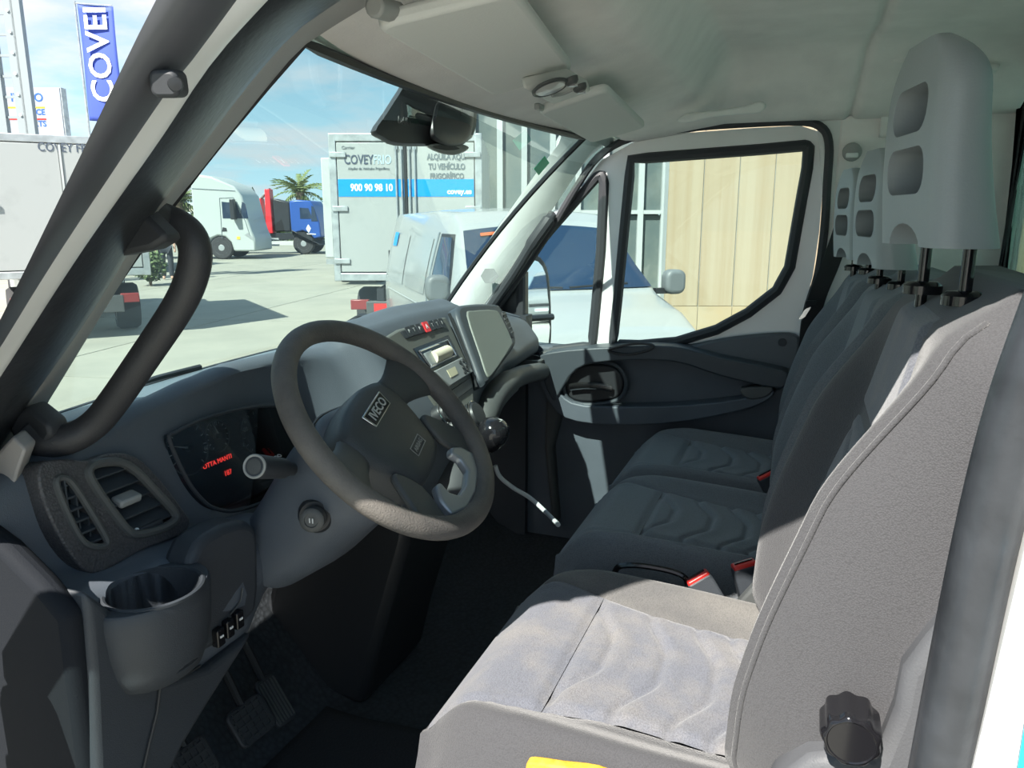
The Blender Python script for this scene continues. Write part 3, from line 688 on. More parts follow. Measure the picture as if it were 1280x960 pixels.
def dash_ring(y):
    i = 0
    while i < len(ST)-2 and ST[i+1][0] < y: i += 1
    f = (y-ST[i][0])/(ST[i+1][0]-ST[i][0]); f = max(0, min(1, f)); f = f*f*(3-2*f)*0.6+f*0.4
    pts = fwd3+[(a[0]+(b[0]-a[0])*f, a[1]+(b[1]-a[1])*f) for a, b in zip(ST[i][1], ST[i+1][1])]
    bow = -0.07*max(0, 1-((y-0.93)/0.66)**2)
    p3 = [V((x+(bow if k < 2 else bow*0.5 if k == 2 else 0), y, z)) for k, (x, z) in enumerate(pts)]
    r = smooth(p3, 4)
    return r+[V((-1.0, y, 0.45)), V((-1.14, y, 0.60)), V((-1.14+bow*0.5, y, 0.73))]
ys = [0.075+(1.77-0.075)*k/100 for k in range(101)]
FPL = (V((-0.832, 0, 0.69)), V((0.983, 0, 0.182)))
FN = V((0.983, 0, 0.182)).normalized()
SPL = (V((-0.751, 0, 0.754)), V((0.872, 0, 0.489))); SN = V((0.872, 0, 0.489)).normalized()
sm_v = [(57, 604), (66, 598), (78, 606), (98, 636), (117, 668), (121, 679), (113, 684), (96, 681), (84, 668), (68, 635)]
bg_v = [(98, 592), (108, 581), (138, 579), (160, 592), (185, 618), (205, 640), (206, 651), (190, 661), (162, 668), (148, 664), (128, 640), (108, 612)]
clus = [(204, 551), (212, 541), (245, 525), (292, 512), (340, 508), (366, 517), (376, 545), (372, 585), (350, 612), (322, 628), (285, 639), (262, 636), (246, 626), (226, 600)]
def ringpl(pts, pl, n=4, off=0.0): return [p+pl[1].normalized()*off for p in smooth([at(x, y, pl=pl) for x, y in pts], n, True)]
def cutter(pts, pl, d0, d1): return MB().prism(ringpl(pts, pl, 4, d0), pl[1].normalized()*(d1-d0))
cc = at(196, 739, Z=0.603)
hole = MB().loft([[V((cc.x-0.004+0.052*k*cos(a), cc.y+0.056*k*sin(a), z)) for a in [2*pi*j/40 for j in range(40)]] for z, k in ((0.51, 0.85), (0.66, 1.04))])
db = MB().loft([dash_ring(y) for y in ys])
dash_cuts = [cutter(sm_v, FPL, 0.06, -0.05), cutter(bg_v, FPL, 0.06, -0.06), cutter(clus, FPL, 0.08, -0.075), hole]
body = db.build('dash_body', plastic_d, dash, cut=dash_cuts, sharp=40)
# dash top along the windscreen foot, reflected light put into its lighter colour
def topsheen(u, v):
    y = 0.16+1.56*u; bow = -0.07*max(0, 1-((y-0.93)/0.66)**2); x = -1.025+bow*(1-v)+0.085*v
    return V((x, y, 0.757+0.011*sin(v*pi*0.6)+0.003))
MB().grid(topsheen, 60, 8).build('top_sheen', mat('top sheen plastic', (0.13, 0.165, 0.19), 0.38, bump=0.2, bscale=700), dash, sharp=0, solid=0.006)
# dash top seam
MB().tube([V((-0.945, y, 0.7665)) for y in [0.20+0.03*k for k in range(20)]], 0.0016, 5).build('top_seam', plastic_l, dash)
# ---- vent surround panel
pan = [(35, 592), (44, 578), (70, 575), (97, 577), (125, 568), (158, 572), (188, 600), (216, 636), (226, 652), (216, 668), (165, 688), (122, 712), (100, 716), (80, 700), (56, 662), (40, 622)]
pb = MB().prism(ringpl(pan, FPL, 4, -0.02), FN*0.038)
pb.build('vent_surround', mat('vent panel plastic', (0.062, 0.062, 0.066), 0.45, weave=0.25, bscale=330, bump=0.4), dash, cut=[cutter(sm_v, FPL, 0.09, -0.09), cutter(bg_v, FPL, 0.09, -0.09)], bevel=0.006, seg=3)
def inside_y(ring, z):
    ys_ = []
    for a, b in zip(ring, ring[1:]+ring[:1]):
        if (a.z-z)*(b.z-z) <= 0 and abs(a.z-b.z) > 1e-9: ys_.append(a.y+(b.y-a.y)*(z-a.z)/(b.z-a.z))
    return (min(ys_), max(ys_)) if len(ys_) > 1 else None
def vent(ring_px, pl, name, nsl, off, bez, tilt=0.5, louv=None):
    n = pl[1].normalized(); r = ringpl(ring_px, pl, 4, off); v = MB().tube(r, bez, 8, closed=True).build(name, plastic_g, dash)
    z0, z1 = min(p.z for p in r), max(p.z for p in r); x0 = sum(p.x for p in r)/len(r); zc = (z0+z1)/2
    MB().prism([p-n*0.05 for p in r], -n*0.004).build('duct', black, v)
    for k in range(nsl):
        z = z0+(z1-z0)*(k+0.7)/(nsl+0.4); e = inside_y(r, z)
        if not e or e[1]-e[0] < 0.012: continue
        xx = x0-(z-zc)*0.185
        MB().box((xx-0.016, (e[0]+e[1])/2, z), (0.026, e[1]-e[0], 0.0035), Matrix.Rotation(tilt, 3, 'Y')).build('slat', plastic_t, v, bevel=0.001)
    if louv:
        for k in range(louv):
            y = min(p.y for p in r)+(max(p.y for p in r)-min(p.y for p in r))*(k+0.8)/(louv+0.6)
            zs = []
            for a, b in zip(r, r[1:]+r[:1]):
                if (a.y-y)*(b.y-y) <= 0 and abs(a.y-b.y) > 1e-9: zs.append(a.z+(b.z-a.z)*(y-a.y)/(b.y-a.y))
            if len(zs) > 1: MB().box((x0-0.012, y, (min(zs)+max(zs))/2), (0.01, 0.0022, max(zs)-min(zs))).build('louvre', plastic_t, v)
    return v
v1 = vent(sm_v, FPL, 'side_demister_vent', 6, 0.018, 0.0045, 0.2, 3)
v2 = vent(bg_v, FPL, 'air_vent', 5, 0.018, 0.006, 0.5)
p = at(150, 624, pl=FPL); MB().box(p+FN*0.012, (0.020, 0.034, 0.011), Matrix.Rotation(0.3, 3, 'Y')).build('vent_tab', plastic_l, v2, bevel=0.003)
p = at(180, 658, pl=FPL); MB().box(p+FN*0.010, (0.012, 0.040, 0.010)).build('vent_slider', plastic, v2, bevel=0.003)
p = at(161, 663, pl=FPL); MB().lathe(p+FN*0.014, FN, [(0, 0.0035), (0.002, 0.003), (0.0022, 0.0005)], 12).build('vent_mark', white, v2)

# ---- instrument cluster
cl_ring = ringpl(clus, FPL, 4, 0.0)
MB().tube([p_+FN*0.012 for p_ in cl_ring], 0.003, 8, closed=True).build('cluster_bezel', plastic, dash)
cface = MB().prism(ringpl(clus, FPL, 4, -0.055), -FN*0.004).build('instrument_panel', gloss_blk, dash)
CY = V((0, 1, 0)); CU = V((-0.182, 0, 0.983))
silver = mat('dial print', (0.55, 0.56, 0.57), 0.5); amber = mat('red display light', (0.5, 0.02, 0.02), 0.5, emit=(1.0, 0.05, 0.04), estr=0.7)
def on_cl(px, py, off=-0.0535): return at(px, py, pl=(FPL[0]+FN*off, FPL[1]))
for (px, py, R_, na) in ((322, 540, 0.040, 0.4), (272, 545, 0.026, 1.9), (235, 560, 0.042, 2.8)):
    c_ = on_cl(px, py)
    MB().tube([c_+(CY*cos(a)+CU*sin(a))*R_ for a in [2*pi*k/40 for k in range(40)]], 0.0012, 5, closed=True).build('dial_ring', plastic_g, dash)
    tk = MB()
    for k in range(13):
        a = radians(-50+280*k/12); d_ = CY*cos(a)+CU*sin(a)
        tk.box(c_+d_*(R_*0.86), (0.0006, 0.0014, R_*0.13), Matrix((FN, d_.cross(FN), d_)).transposed())
    tk.build('dial_ticks', silver, dash)
    d_ = CY*cos(na)+CU*sin(na)
    MB().tube([c_+FN*0.004, c_+FN*0.004+d_*R_*0.75], [0.0018, 0.0006], 6).build('needle', silver if px != 322 else red, dash)
    MB().lathe(c_, FN, [(0, 0.006), (0.006, 0.005), (0.0065, 0.001)], 14).build('needle_hub', black, dash)
for s_, px, py, hs in (('0', 305, 556, .008), ('20', 307, 537, .008), ('40', 322, 532, .008), ('1/2', 268, 530, .007), ('60', 258, 560, .008)):
    text(s_, hs*1.3, silver, dash, on_cl(px, py), CY, CU, name='dial_number', depth=0.0006)
MB().box(on_cl(282, 580, -0.0545), (0.001, 0.085, 0.040), Matrix.Rotation(radians(-10.5), 3, 'Y')).build('display', gloss_blk, dash)
text('OTTA MANTI', 0.011, amber, dash, on_cl(272, 577), CY, CU, name='display_text', depth=0.0006)
text('187', 0.012, amber, dash, on_cl(285, 591), CY, CU, name='display_text', depth=0.0006)
MB().prism(ringpl(clus, (FPL[0]-FN*0.012, (FN+V((0.0, -0.03, -0.10))).normalized()), 4, 0.0), -FN*0.002).build('cluster_lens', g_clear, dash)

# ---- cup holder module
cc = at(196, 739, Z=0.603)
def cupring(z, k, sx=1.0): return [V((cc.x-0.01+0.062*k*sx*cos(a)*(1 if cos(a) > 0 else 0.9), cc.y+0.082*k*sin(a), z)) for a in [2*pi*j/40 for j in range(40)]]
mod = MB().loft([cupring(0.490, 0.55), cupring(0.498, 0.72), cupring(0.52, 0.84), cupring(0.55, 0.92), cupring(0.588, 0.96), cupring(0.602, 0.95), cupring(0.606, 0.92)])
mod.build('cup_holder', plastic, dash, cut=[hole], bevel=0.003)
MB().tube([V((cc.x-0.004+0.054*cos(a), cc.y+0.058*sin(a), 0.606)) for a in [2*pi*j/40 for j in range(40)]], 0.003, 6, closed=True).build('cup_rim', plastic, dash)
# ---- side panel by the door and the leg below the cup holder
sp_ = [(-.722, .625), (-.76, .660), (-.81, .695), (-.90, .735), (-1.0, .745), (-1.0, -.02), (-.745, -.02), (-.725, .36)]
MB().prism([V((x, 0.055, z)) for x, z in sp_], (0, 0.03, 0)).build('door_side_panel', plastic_shade, dash, bevel=0.012, seg=3)
legp = [at(x, y, X=-0.715) for x, y in [(108, 738), (150, 770), (175, 850), (215, 850), (262, 835), (320, 790), (300, 820), (262, 880), (232, 930), (205, 985), (170, 1100), (120, 1100), (122, 985), (116, 850)]]
MB().prism(legp, (-0.08, 0, 0)).build('lower_side_leg', plastic, dash, bevel=0.010, seg=3)
MB().tube([at(x, y, X=-0.713) for x, y in [(201, 850), (196, 890), (186, 930), (176, 975)]], 0.0022, 6).build('leg_seam', black, dash)
MB().tube([at(x, y, X=-0.713) for x, y in [(201, 855), (225, 848), (250, 832)]], 0.0022, 6).build('leg_seam', black, dash)
# ---- fuse box panel with three switches right of the cup holder
fpn = [at(x, y, X=-0.722) for x, y in [(240, 700), (262, 668), (300, 652), (322, 660), (325, 700), (322, 765), (290, 790), (250, 822), (235, 780)]]
MB().prism(smooth(fpn, 2, True), (-0.05, 0, 0)).build('fuse_box_panel', plastic, dash, bevel=0.012, seg=3)
for px, py in ((273, 796), (285, 785), (297, 774)):
    c_ = at(px, py, X=-0.718)
    s_ = MB().box(c_, (0.012, 0.0145, 0.026)).build('rocker_switch', gloss_blk, dash, bevel=0.002)
    MB().box(c_+V((0.0065, 0, 0.002)), (0.001, 0.006, 0.003)).build('switch_mark', white, s_)
MB().tube(smooth([at(x, y, X=-0.719) for x, y in [(303, 735), (300, 752), (288, 768)]], 6), 0.0012, 5).build('panel_seam', plastic_g, dash)

# ---- centre stack
SY = V((0, 1, 0)); SU = V((-0.489, 0, 0.872)).normalized()
def spx(pts, off=0.0, n=0):
    r = [at(x, y, pl=SPL)+SN*off for x, y in pts]
    return smooth(r, n, True) if n else r
def splate(pts, o0, o1, name, m, bev=0.002, n=0, par=None): return MB().prism(spx(pts, o0, n), SN*(o1-o0)).build(name, m, par or dash, bevel=bev)
stk_ = splate([(470, 428), (496, 412), (556, 396), (566, 416), (590, 470), (592, 505), (560, 530), (530, 490)], -0.03, 0.004, 'stack_face', mat('stack plastic', (0.11, 0.115, 0.105), 0.5, bump=0.2, bscale=600), 0.006)
bs_ = splate([(498, 416), (549, 401), (553, 409), (505, 425)], 0.0, 0.007, 'button_strip', plastic, 0.001)
lab = [(508, 415.5), (514, 413.5), (521, 411.8), (529.5, 409.8), (537, 407.6), (543, 406), (549, 404.6)]
for k, (px, py) in enumerate(lab):
    c_ = at(px, py+0.8, pl=SPL)+SN*0.0075
    if k == 3: slab(c_-SN*0.001, SY, SU, rrect(0.022, 0.024, 0.002), 0.003).build('hazard_button', mat('hazard red', (0.75, 0.04, 0.05), 0.35), bs_); text('A', 0.016, white, bs_, c_+SN*0.0022, SY, SU, name='button_mark', depth=0.0005)
    else:
        slab(c_-SN*0.001, SY, SU, rrect(0.020, 0.022, 0.002), 0.0016).build('button', plastic, bs_)
        text('PTP.TTI'[k], 0.012, silver, bs_, c_+SN*0.0008, SY, SU, name='button_mark', depth=0.0004)
rad = splate([(514, 437), (558, 420), (571, 446), (532, 465)], 0.0, 0.006, 'radio', gloss_blk, 0.001)
MB().tube(spx([(521, 441), (556, 427), (567, 446), (534, 461)], 0.0075), 0.0022, 6, closed=True).build('radio_frame', chrome, rad)
rc = spx([(538, 449), (557, 440.5)], 0.006); MB().tube(rc, 0.014, 14).build('paper_roll', mat('paper roll', (0.66, 0.60, 0.47), 0.8), rad)
splate([(526, 444), (535, 440), (543, 456), (536, 459)], 0.004, 0.010, 'roll_guide', steel, 0.001, par=rad)
tac = splate([(537, 467), (571, 450), (585, 468), (556, 486)], 0.0, 0.016, 'tachograph', mat('tachograph grey', (0.22, 0.235, 0.24), 0.45), 0.002)
splate([(551, 467), (561, 462), (565, 471), (556, 476)], 0.0155, 0.0175, 'tachograph_display', mat('lcd beige', (0.52, 0.48, 0.33), 0.3), 0, par=tac)
for px, py in ((568, 457), (572, 455), (576, 461), (572, 463), (577, 466), (574, 469)):
    MB().lathe(at(px, py, pl=SPL)+SN*0.0155, SN, [(0, 0.0055), (0.003, 0.005), (0.0032, 0.001)], 12).build('tachograph_key', black, tac)
splate([(560, 490), (584, 474), (588, 486), (566, 502)], 0.0, 0.008, 'slot_panel', black, 0.001)
for px, py, R_ in ((588, 522, 0.030), (562, 540, 0.026), (548, 520, 0.022)):
    c_ = at(px, py, pl=SPL)+SN*0.004
    k_ = MB().lathe(c_, SN, [(-0.02, R_*1.0), (0.012, R_), (0.020, R_*0.86), (0.021, 0.001)], 28).build('climate_knob', black, dash)
    MB().tube([c_+SN*0.013+(SY*cos(a)+SU*sin(a))*R_*1.02 for a in [2*pi*j/32 for j in range(32)]], 0.0024, 6, closed=True).build('knob_ring', chrome, k_)
# vent left of the stack
cv = [(463, 468), (470, 456), (486, 452), (492, 462), (490, 482), (474, 488), (465, 482)]
CVP = (V((-0.782, 0, 0.72)), V((0.93, 0, 0.36)))
vent(cv, CVP, 'centre_air_vent', 4, 0.02, 0.006, 0.4)
# raised hatch right of the stack
ht = [(563, 392), (576, 384.5), (610, 384), (619, 390), (630, 410), (637, 428), (634, 440), (618, 462), (604, 482), (595, 484), (586, 460), (573, 425)]
hat = splate(ht, -0.05, 0.022, 'storage_hatch', plastic_t, 0.012, 3)
splate([(574, 400), (582, 394), (608, 393), (616, 400), (630, 430), (628, 440), (605, 474), (598, 474), (590, 450)], 0.02, 0.026, 'hatch_lid', mat('hatch lid', (0.17, 0.185, 0.165), 0.45, bump=0.15, bscale=600), 0.003, 3)
hv = splate([(617, 396), (621, 395), (632, 422), (631, 428), (626, 420)], 0.02, 0.028, 'hatch_vent', black, 0.001)
for k in range(5):
    a, b = spx([(617+2.7*k, 400+5.5*k), (621.5+2.2*k, 398+5.5*k)], 0.0285); MB().tube([a, b], 0.0018, 6).build('vent_rib', plastic_g, hv)
MB().tube(spx([(558, 394), (566, 412), (580, 447), (592, 486)], 0.008), 0.004, 6).build('stack_gap', black, dash)
# arched lower edge on the passenger side
MB().tube(smooth([at(x, y, X=X) for x, y, X in [(588, 610, -.68), (598, 552, -.69), (608, 515, -.69), (625, 488, -.70), (650, 470, -.73), (685, 463, -.77)]], 6), [0.026]*8+[0.032]*14+[0.028]*9, 14).build('lower_arch', plastic_g, dash)
MB().lathe(at(660, 449, X=-0.80), (0.1, 0, 1), [(-0.03, 0.050), (0.0, 0.052), (0.006, 0.050), (0.007, 0.040), (-0.01, 0.036), (-0.012, 0.001)], 28).build('cup_recess', plastic_g, dash)
# console below the stack
MB().loft([[V((x, y, z)) for y in (0.80, 1.08)] + [V((x-0.3, y, z)) for y in (1.08, 0.80)] for x, z in ((-0.69, 0.56), (-0.72, 0.40), (-0.80, 0.15), (-0.84, 0.0))]).build('centre_console', black, dash, bevel=0.02)
# small black holder on the dash top
ph = thing('dash_bracket', 'small flat black bracket lying on the dash top behind the steering wheel', 'bracket', at(450, 405, X=-0.86))
MB().box(at(450, 403, X=-0.86), (0.05, 0.085, 0.012), Matrix.Rotation(0.2, 3, 'X')).build('plate', black, ph, bevel=0.004)
MB().tube([at(434, 405, X=-0.86), at(446, 398, X=-0.86), at(470, 397, X=-0.86)], 0.006, 8).build('arm', rubber_m, ph)

# ================================================================== STEERING
W = V((-0.558, 0.48, 0.751)); ea = radians(44); Wn = V((cos(ea), 0, sin(ea))); Wu = V((0, 1, 0)); Wv = Wn.cross(Wu)
rot = radians(19); Wr = Wu*cos(rot)+Wv*sin(rot); Ws = Wv*cos(rot)-Wu*sin(rot)
whl = thing('steering_wheel', 'worn grey steering wheel with dark airbag pad and chrome edged badge', 'steering wheel', W)
def wp(r, s, h=0.0): return W+Wr*r+Ws*s+Wn*h
R0 = 0.1797
MB().tube([wp(R0*cos(a), R0*sin(a)) for a in [2*pi*k/96 for k in range(96)]], [0.0168]*96, 18, closed=True, up=Wn).build('rim', leather, whl, sharp=0)
pad = [(-.085, .052), (-.045, .066), (0, .069), (.045, .066), (.085, .052), (.097, .030), (.094, -.005), (.080, -.045), (.060, -.082), (.035, -.092), (0, -.094), (-.035, -.092), (-.060, -.082), (-.080, -.045), (-.094, -.005), (-.097, .030)]
pr = smooth([V((a, b, 0)) for a, b in pad], 5, True)
rings = []
for k, h in ((1.0, -0.070), (1.02, -0.045), (1.0, -0.022), (0.95, -0.010), (0.80, -0.003), (0.5, 0.001), (0.02, 0.002)):
    rings.append([wp(p_.x*k, p_.y*k, h) for p_ in pr])
MB().loft(rings).build('airbag_pad', mat('airbag plastic', (0.050, 0.056, 0.060), 0.45, bump=0.3, bscale=600, var=0.15), whl, sharp=50)
# spokes
for s in (-1, 1):
    rr = []
    for f in [k/8 for k in range(9)]:
        r = s*(0.075+0.098*f); hw_ = 0.026+0.010*abs(f-0.4)+0.022*f*f; cz = 0.022-0.012*f; th = 0.013
        rr.append([wp(r, cz+hw_*cos(a), -0.026+0.018*f+th*sin(a)) for a in [2*pi*k/16 for k in range(16)]])
    MB().loft(rr).build('spoke', plastic_g, whl)
    # lower side webs
    web = [wp(s*a, b, -0.016) for a, b in [(.082, -.040), (.100, -.050), (.128, -.112), (.100, -.142), (.085, -.128), (.066, -.085)]]
    MB().prism(smooth(web, 3, True), Wn*0.012).build('lower_spoke', plastic_g, whl, bevel=0.004)
us_ = [(-.075, -.115), (-.055, -.100), (-.040, -.104), (-.046, -.122), (-.035, -.140), (0, -.145), (.035, -.140), (.046, -.122), (.040, -.104), (.055, -.100), (.075, -.115), (.085, -.140), (.05, -.160), (0, -.166), (-.05, -.160), (-.085, -.140)]
MB().prism([wp(a, b, -0.012) for a, b in us_], Wn*0.016).build('spoke_insert', mat('satin silver plastic', (0.30, 0.33, 0.36), 0.32, metal=0.5), whl, bevel=0.005, seg=3)
# badge
bc = wp(0.0, 0.030, 0.0005)
bdg = MB().prism(on(bc, Wr, Ws, [(-.037, -.013), (.037, -.013), (.042, .013), (-.042, .013)]), Wn*0.003).build('badge', chrome, whl, bevel=0.001)
MB().prism(on(bc+Wn*0.003, Wr, Ws, [(-.0335, -.0105), (.0335, -.0105), (.038, .0105), (-.038, .0105)]), Wn*0.0008).build('badge_field', gloss_blk, bdg)
text('IVECO', 0.020, mat('badge letters', (0.62, 0.64, 0.66), 0.3, metal=0.6), bdg, bc+Wn*0.0042, Wr, Ws, depth=0.0008, sx=1.05, bold=0.0004)
bc2 = wp(0.0, -0.050, 0.0012)
ab = MB().tube(on(bc2, Wr, Ws, [(-.022, -.008), (.022, -.008), (.022, .008), (-.022, .008)]), 0.0008, 5, closed=True).build('airbag_mark', plastic_l, whl)
text('AIRBAG', 0.010, plastic_l, ab, bc2+Wn*0.0005, Wr, Ws, depth=0.0006)
# column shroud
colm = thing('steering_column', 'dark steering column shroud behind the wheel with control stalks', 'steering column', V((-0.70, 0.48, 0.60)))
def cring(d, w, h, dz=0.0):
    c_ = W-Wn*d; return [c_+Wu*(w*math.copysign(abs(cos(a))**0.7, cos(a)))+Wv*(dz+h*math.copysign(abs(sin(a))**0.7, sin(a))) for a in [2*pi*k/36 for k in range(36)]]
MB().loft([cring(0.045, 0.060, 0.060), cring(0.055, 0.085, 0.085, -0.01), cring(0.075, 0.092, 0.090, -0.01), cring(0.13, 0.095, 0.085, -0.01), cring(0.22, 0.10, 0.075, -0.02), cring(0.30, 0.10, 0.06, -0.02)]).build('shroud', plastic_d, colm, sharp=50)
MB().tube([p_ for p_ in cring(0.066, 0.0915, 0.089, -0.01)], 0.0022, 5, closed=True).build('shroud_seam', plastic_g, colm)
tip = at(318, 583, X=-0.655); rt_ = V((-0.675, 0.405, 0.690))
dst_ = (tip-rt_).normalized()
sk1 = MB().lathe(rt_, dst_, [(0, 0.009), (0.03, 0.010), (0.045, 0.0145), ((tip-rt_).length-0.002, 0.0165), ((tip-rt_).length, 0.015), ((tip-rt_).length+0.0005, 0.001)], 24).build('light_stalk', plastic, colm)
MB().lathe(tip, dst_, [(-0.001, 0.0105), (0.001, 0.010), (0.0015, 0.0005)], 20).build('stalk_end', plastic_g, sk1)
MB().tube([tip+(dst_.orthogonal().normalized()*cos(a)+dst_.cross(dst_.orthogonal().normalized())*sin(a))*0.0145 for a in [2*pi*k/24 for k in range(24)]], 0.0018, 6, closed=True).build('stalk_ring', plastic_l, sk1)
text('=DO', 0.009, silver, sk1, rt_+dst_*0.055+V((0.0, -0.002, 0.0165)), (-0.1, 1, 0), (-1, 0, 0.4), name='stalk_mark', depth=0.0005)
for px in (0,):
    MB().lathe(rt_+V((0.01, 0.012, -0.015)), dst_, [(-0.02, 0.030), (0.0, 0.028), (0.008, 0.020), (0.009, 0.010)], 24).build('stalk_boot', rubber_m, colm)
ig = at(389, 651, Y=0.362); dg_ = V((0.35, -0.9, 0.1)).normalized()
k2 = MB().lathe(ig, dg_, [(-0.05, 0.012), (-0.018, 0.014), (-0.016, 0.0175), (-0.002, 0.0175), (0.0, 0.015), (0.0005, 0.010), (-0.0015, 0.0095), (-0.0015, 0.0005)], 28).build('ignition_knob', plastic_g, colm)
for s in (-1, 1): MB().box(ig+dg_*0.0005+V((0.0025*s, 0, 0)), (0.0016, 0.001, 0.007)).build('knob_mark', white, k2)
MB().lathe(ig-dg_*0.03, dg_, [(-0.02, 0.028), (0.0, 0.027), (0.010, 0.022), (0.010, 0.016)], 28).build('ignition_surround', black, colm)
# ================================================================== CAB FITTINGS
# grab handle on the near pillar
gh = thing('grab_handle', 'thick black grab handle on the near windscreen pillar', 'grab handle', at(60, 560, Y=0.20))
hp = [(130, 285, .165), (170, 272, .18), (205, 275, .215), (232, 288, .225), (244, 312, .225), (240, 345, .225), (222, 385, .222), (180, 448, .215), (140, 505, .208), (118, 530, .20), (92, 546, .185), (60, 552, .17), (38, 540, .165)]
path = smooth([at(x, y, Y=Y) for x, y, Y in hp], 6)
nn = len(path); rr_ = [0.0185+0.004*(1-min(1, i/14))+0.004*max(0, (i-nn+16)/16) for i in range(nn)]
MB().tube(path, rr_, 14).build('grip', mat('grab handle plastic', (0.035, 0.036, 0.040), 0.5, bump=0.25, bscale=600), gh, sharp=0)
b1 = [at(x, y, Y=0.15) for x, y in [(112, 300), (150, 255), (175, 262), (203, 290), (208, 300), (188, 312), (150, 320)]]
MB().prism(b1, (-0.01, 0.035, 0)).build('upper_mount', rubber_m, gh, bevel=0.006)
b2 = [at(x, y, Y=0.155) for x, y in [(5, 520), (33, 508), (60, 530), (64, 545), (42, 575), (20, 560)]]
MB().prism(b2, (-0.01, 0.035, 0)).build('lower_mount', rubber_m, gh, bevel=0.006)
q1 = at(30, 600, Y=0.10)
MB().prism([at(x, y, Y=0.11) for x, y in [(-30, 600), (2, 560), (16, 545), (32, 562), (22, 590), (8, 640), (-30, 660)]], (-0.02, 0.03, 0)).build('lower_cover', trim_t, gh, bevel=0.004)

# sun visors
def visor(label, quad, lat, n0):
    pts = [at(x, y, Z=z) for x, y, z in quad]; c_ = sum(pts, V())/4
    root = thing('sun_visor', label, 'sun visor', c_, 'sun visors')
    nrm = (pts[1]-pts[0]).cross(pts[3]-pts[0]).normalized()
    if nrm.z > 0: nrm = -nrm
    # rounded quad
    out = []
    for i in range(4):
        a, b, d = pts[i-1], pts[i], pts[(i+1) % 4]
        u = (a-b).normalized()*0.025; w_ = (d-b).normalized()*0.025
        for k in range(6):
            f = k/5; out.append(b+u*(1-f)**2+w_*f**2)
    MB().prism([p_-nrm*0.0 for p_ in out], nrm*0.018).build('panel', felt_v, root, bevel=0.006, seg=3)
    l = at(*lat); MB().box(l, (0.012, 0.028, 0.012)).build('latch', plastic_l, root, bevel=0.003)
    MB().lathe(l+V((0, -0.006, -0.002)), (0.2, -1, -0.2), [(0, 0.004), (0.003, 0.004), (0.0035, 0.0005)], 12).build('latch_pin', chrome, root)
    h = at(*n0); MB().tube([h, h+V((0.0, 0.05, 0.005))], 0.011, 12).build('hinge', plastic_l, root, bevel=0.003)
    return root
visor('large grey sun visor folded up above the driver side of the windscreen', [(462, 14, 1.254), (614, 107, 1.256), (714, 74, 1.292), (640, -30, 1.288)], (606, 103, None, None, 1.248), (467, 8, None, None, 1.252))
visor('smaller grey sun visor folded up above the passenger side of the windscreen', [(670, 131, 1.254), (737, 170, 1.240), (806, 150, 1.268), (757, 101, 1.290)], (674, 134, None, None, 1.246), (733, 166, None, None, 1.244))
# dome light
dl = [at(x, y, Z=z) for x, y, z in [(652, 104, 1.245), (688, 123, 1.245), (737, 106, 1.262), (710, 90, 1.267)]]
dc = sum(dl, V())/4; dome = thing('dome_light', 'pale grey roof console with round lens and map light knobs between the visors', 'roof lamp', dc)
du = (dl[1]-dl[0]).normalized(); dn = du.cross(dl[3]-dl[0]).normalized(); dn = -dn if dn.z > 0 else dn; dw = dn.cross(du)
if dw.x < 0: dw = -dw
MB().prism([p_-dn*0.01 for p_ in dl], dn*0.022).build('housing', mat('dome plastic', (0.55, 0.56, 0.53), 0.45), dome, bevel=0.006, seg=3)
def dpt(x, y, off): return at(x, y, pl=(dc+dn*off, dn))
c_ = dpt(687, 107, 0.012)
MB().loft([[c_+du*(0.033*k*cos(a))+dw*(0.024*k*sin(a))+dn*h for a in [2*pi*j/32 for j in range(32)]] for k, h in ((1.0, 0), (1.0, 0.004), (0.9, 0.006), (0.02, 0.007))]).build('lens', mat('lens frosted', (0.50, 0.50, 0.48), 0.2), dome)
MB().tube([c_+du*(0.035*cos(a))+dw*(0.026*sin(a))+dn*0.003 for a in [2*pi*j/32 for j in range(32)]], 0.003, 6, closed=True).build('lens_ring', plastic_g, dome)
for px, py in ((713, 98), (724, 107)):
    k_ = dpt(px, py, 0.012); MB().lathe(k_, dn, [(0, 0.012), (0.006, 0.011), (0.010, 0.007), (0.0105, 0.0005)], 18).build('map_light', plastic_g, dome)
    MB().box(k_+dn*0.011, (0.014, 0.003, 0.003)).build('knob_ridge', chrome, dome)
slab_c = dpt(702, 117, 0.012); MB().tube(smooth([dpt(x, y, 0.012) for x, y in [(690, 117), (702, 115), (714, 110)]], 4), 0.006, 8, flat=0.6).build('rocker', plastic_l, dome)

# sensor housing hanging from the top of the windscreen
mh = thing('sensor_housing', 'black sensor and mirror cover at the top centre of the windscreen', 'sensor housing', at(530, 190, X=-0.69))
def hx(pts, X, n=0):
    r = [at(x, y, X=X) for x, y in pts]; return smooth(r, n, True) if n else r
o1 = [(512, 92), (540, 100), (582, 114), (594, 126), (596, 145), (590, 172), (566, 182), (530, 183), (492, 182), (474, 174), (463, 165), (478, 142), (496, 114)]
def shrink(pts, k, dx=0, dy=0):
    cx = sum(p_[0] for p_ in pts)/len(pts); cy = sum(p_[1] for p_ in pts)/len(pts)
    return [(cx+(x-cx)*k+dx, cy+(y-cy)*k+dy) for x, y in pts]
hcol = mat('housing plastic', (0.035, 0.038, 0.041), 0.5, bump=0.15, bscale=500)
MB().loft([hx(shrink(o1, k), X, 3) for k, X in ((0.96, -0.735), (1.0, -0.715), (1.0, -0.690), (0.97, -0.676), (0.90, -0.668), (0.5, -0.664))]).build('cover', hcol, mh, sharp=50)
o2 = [(548, 126), (570, 124), (588, 130), (592, 142), (590, 165), (580, 180), (560, 184), (542, 176), (537, 166), (541, 145)]
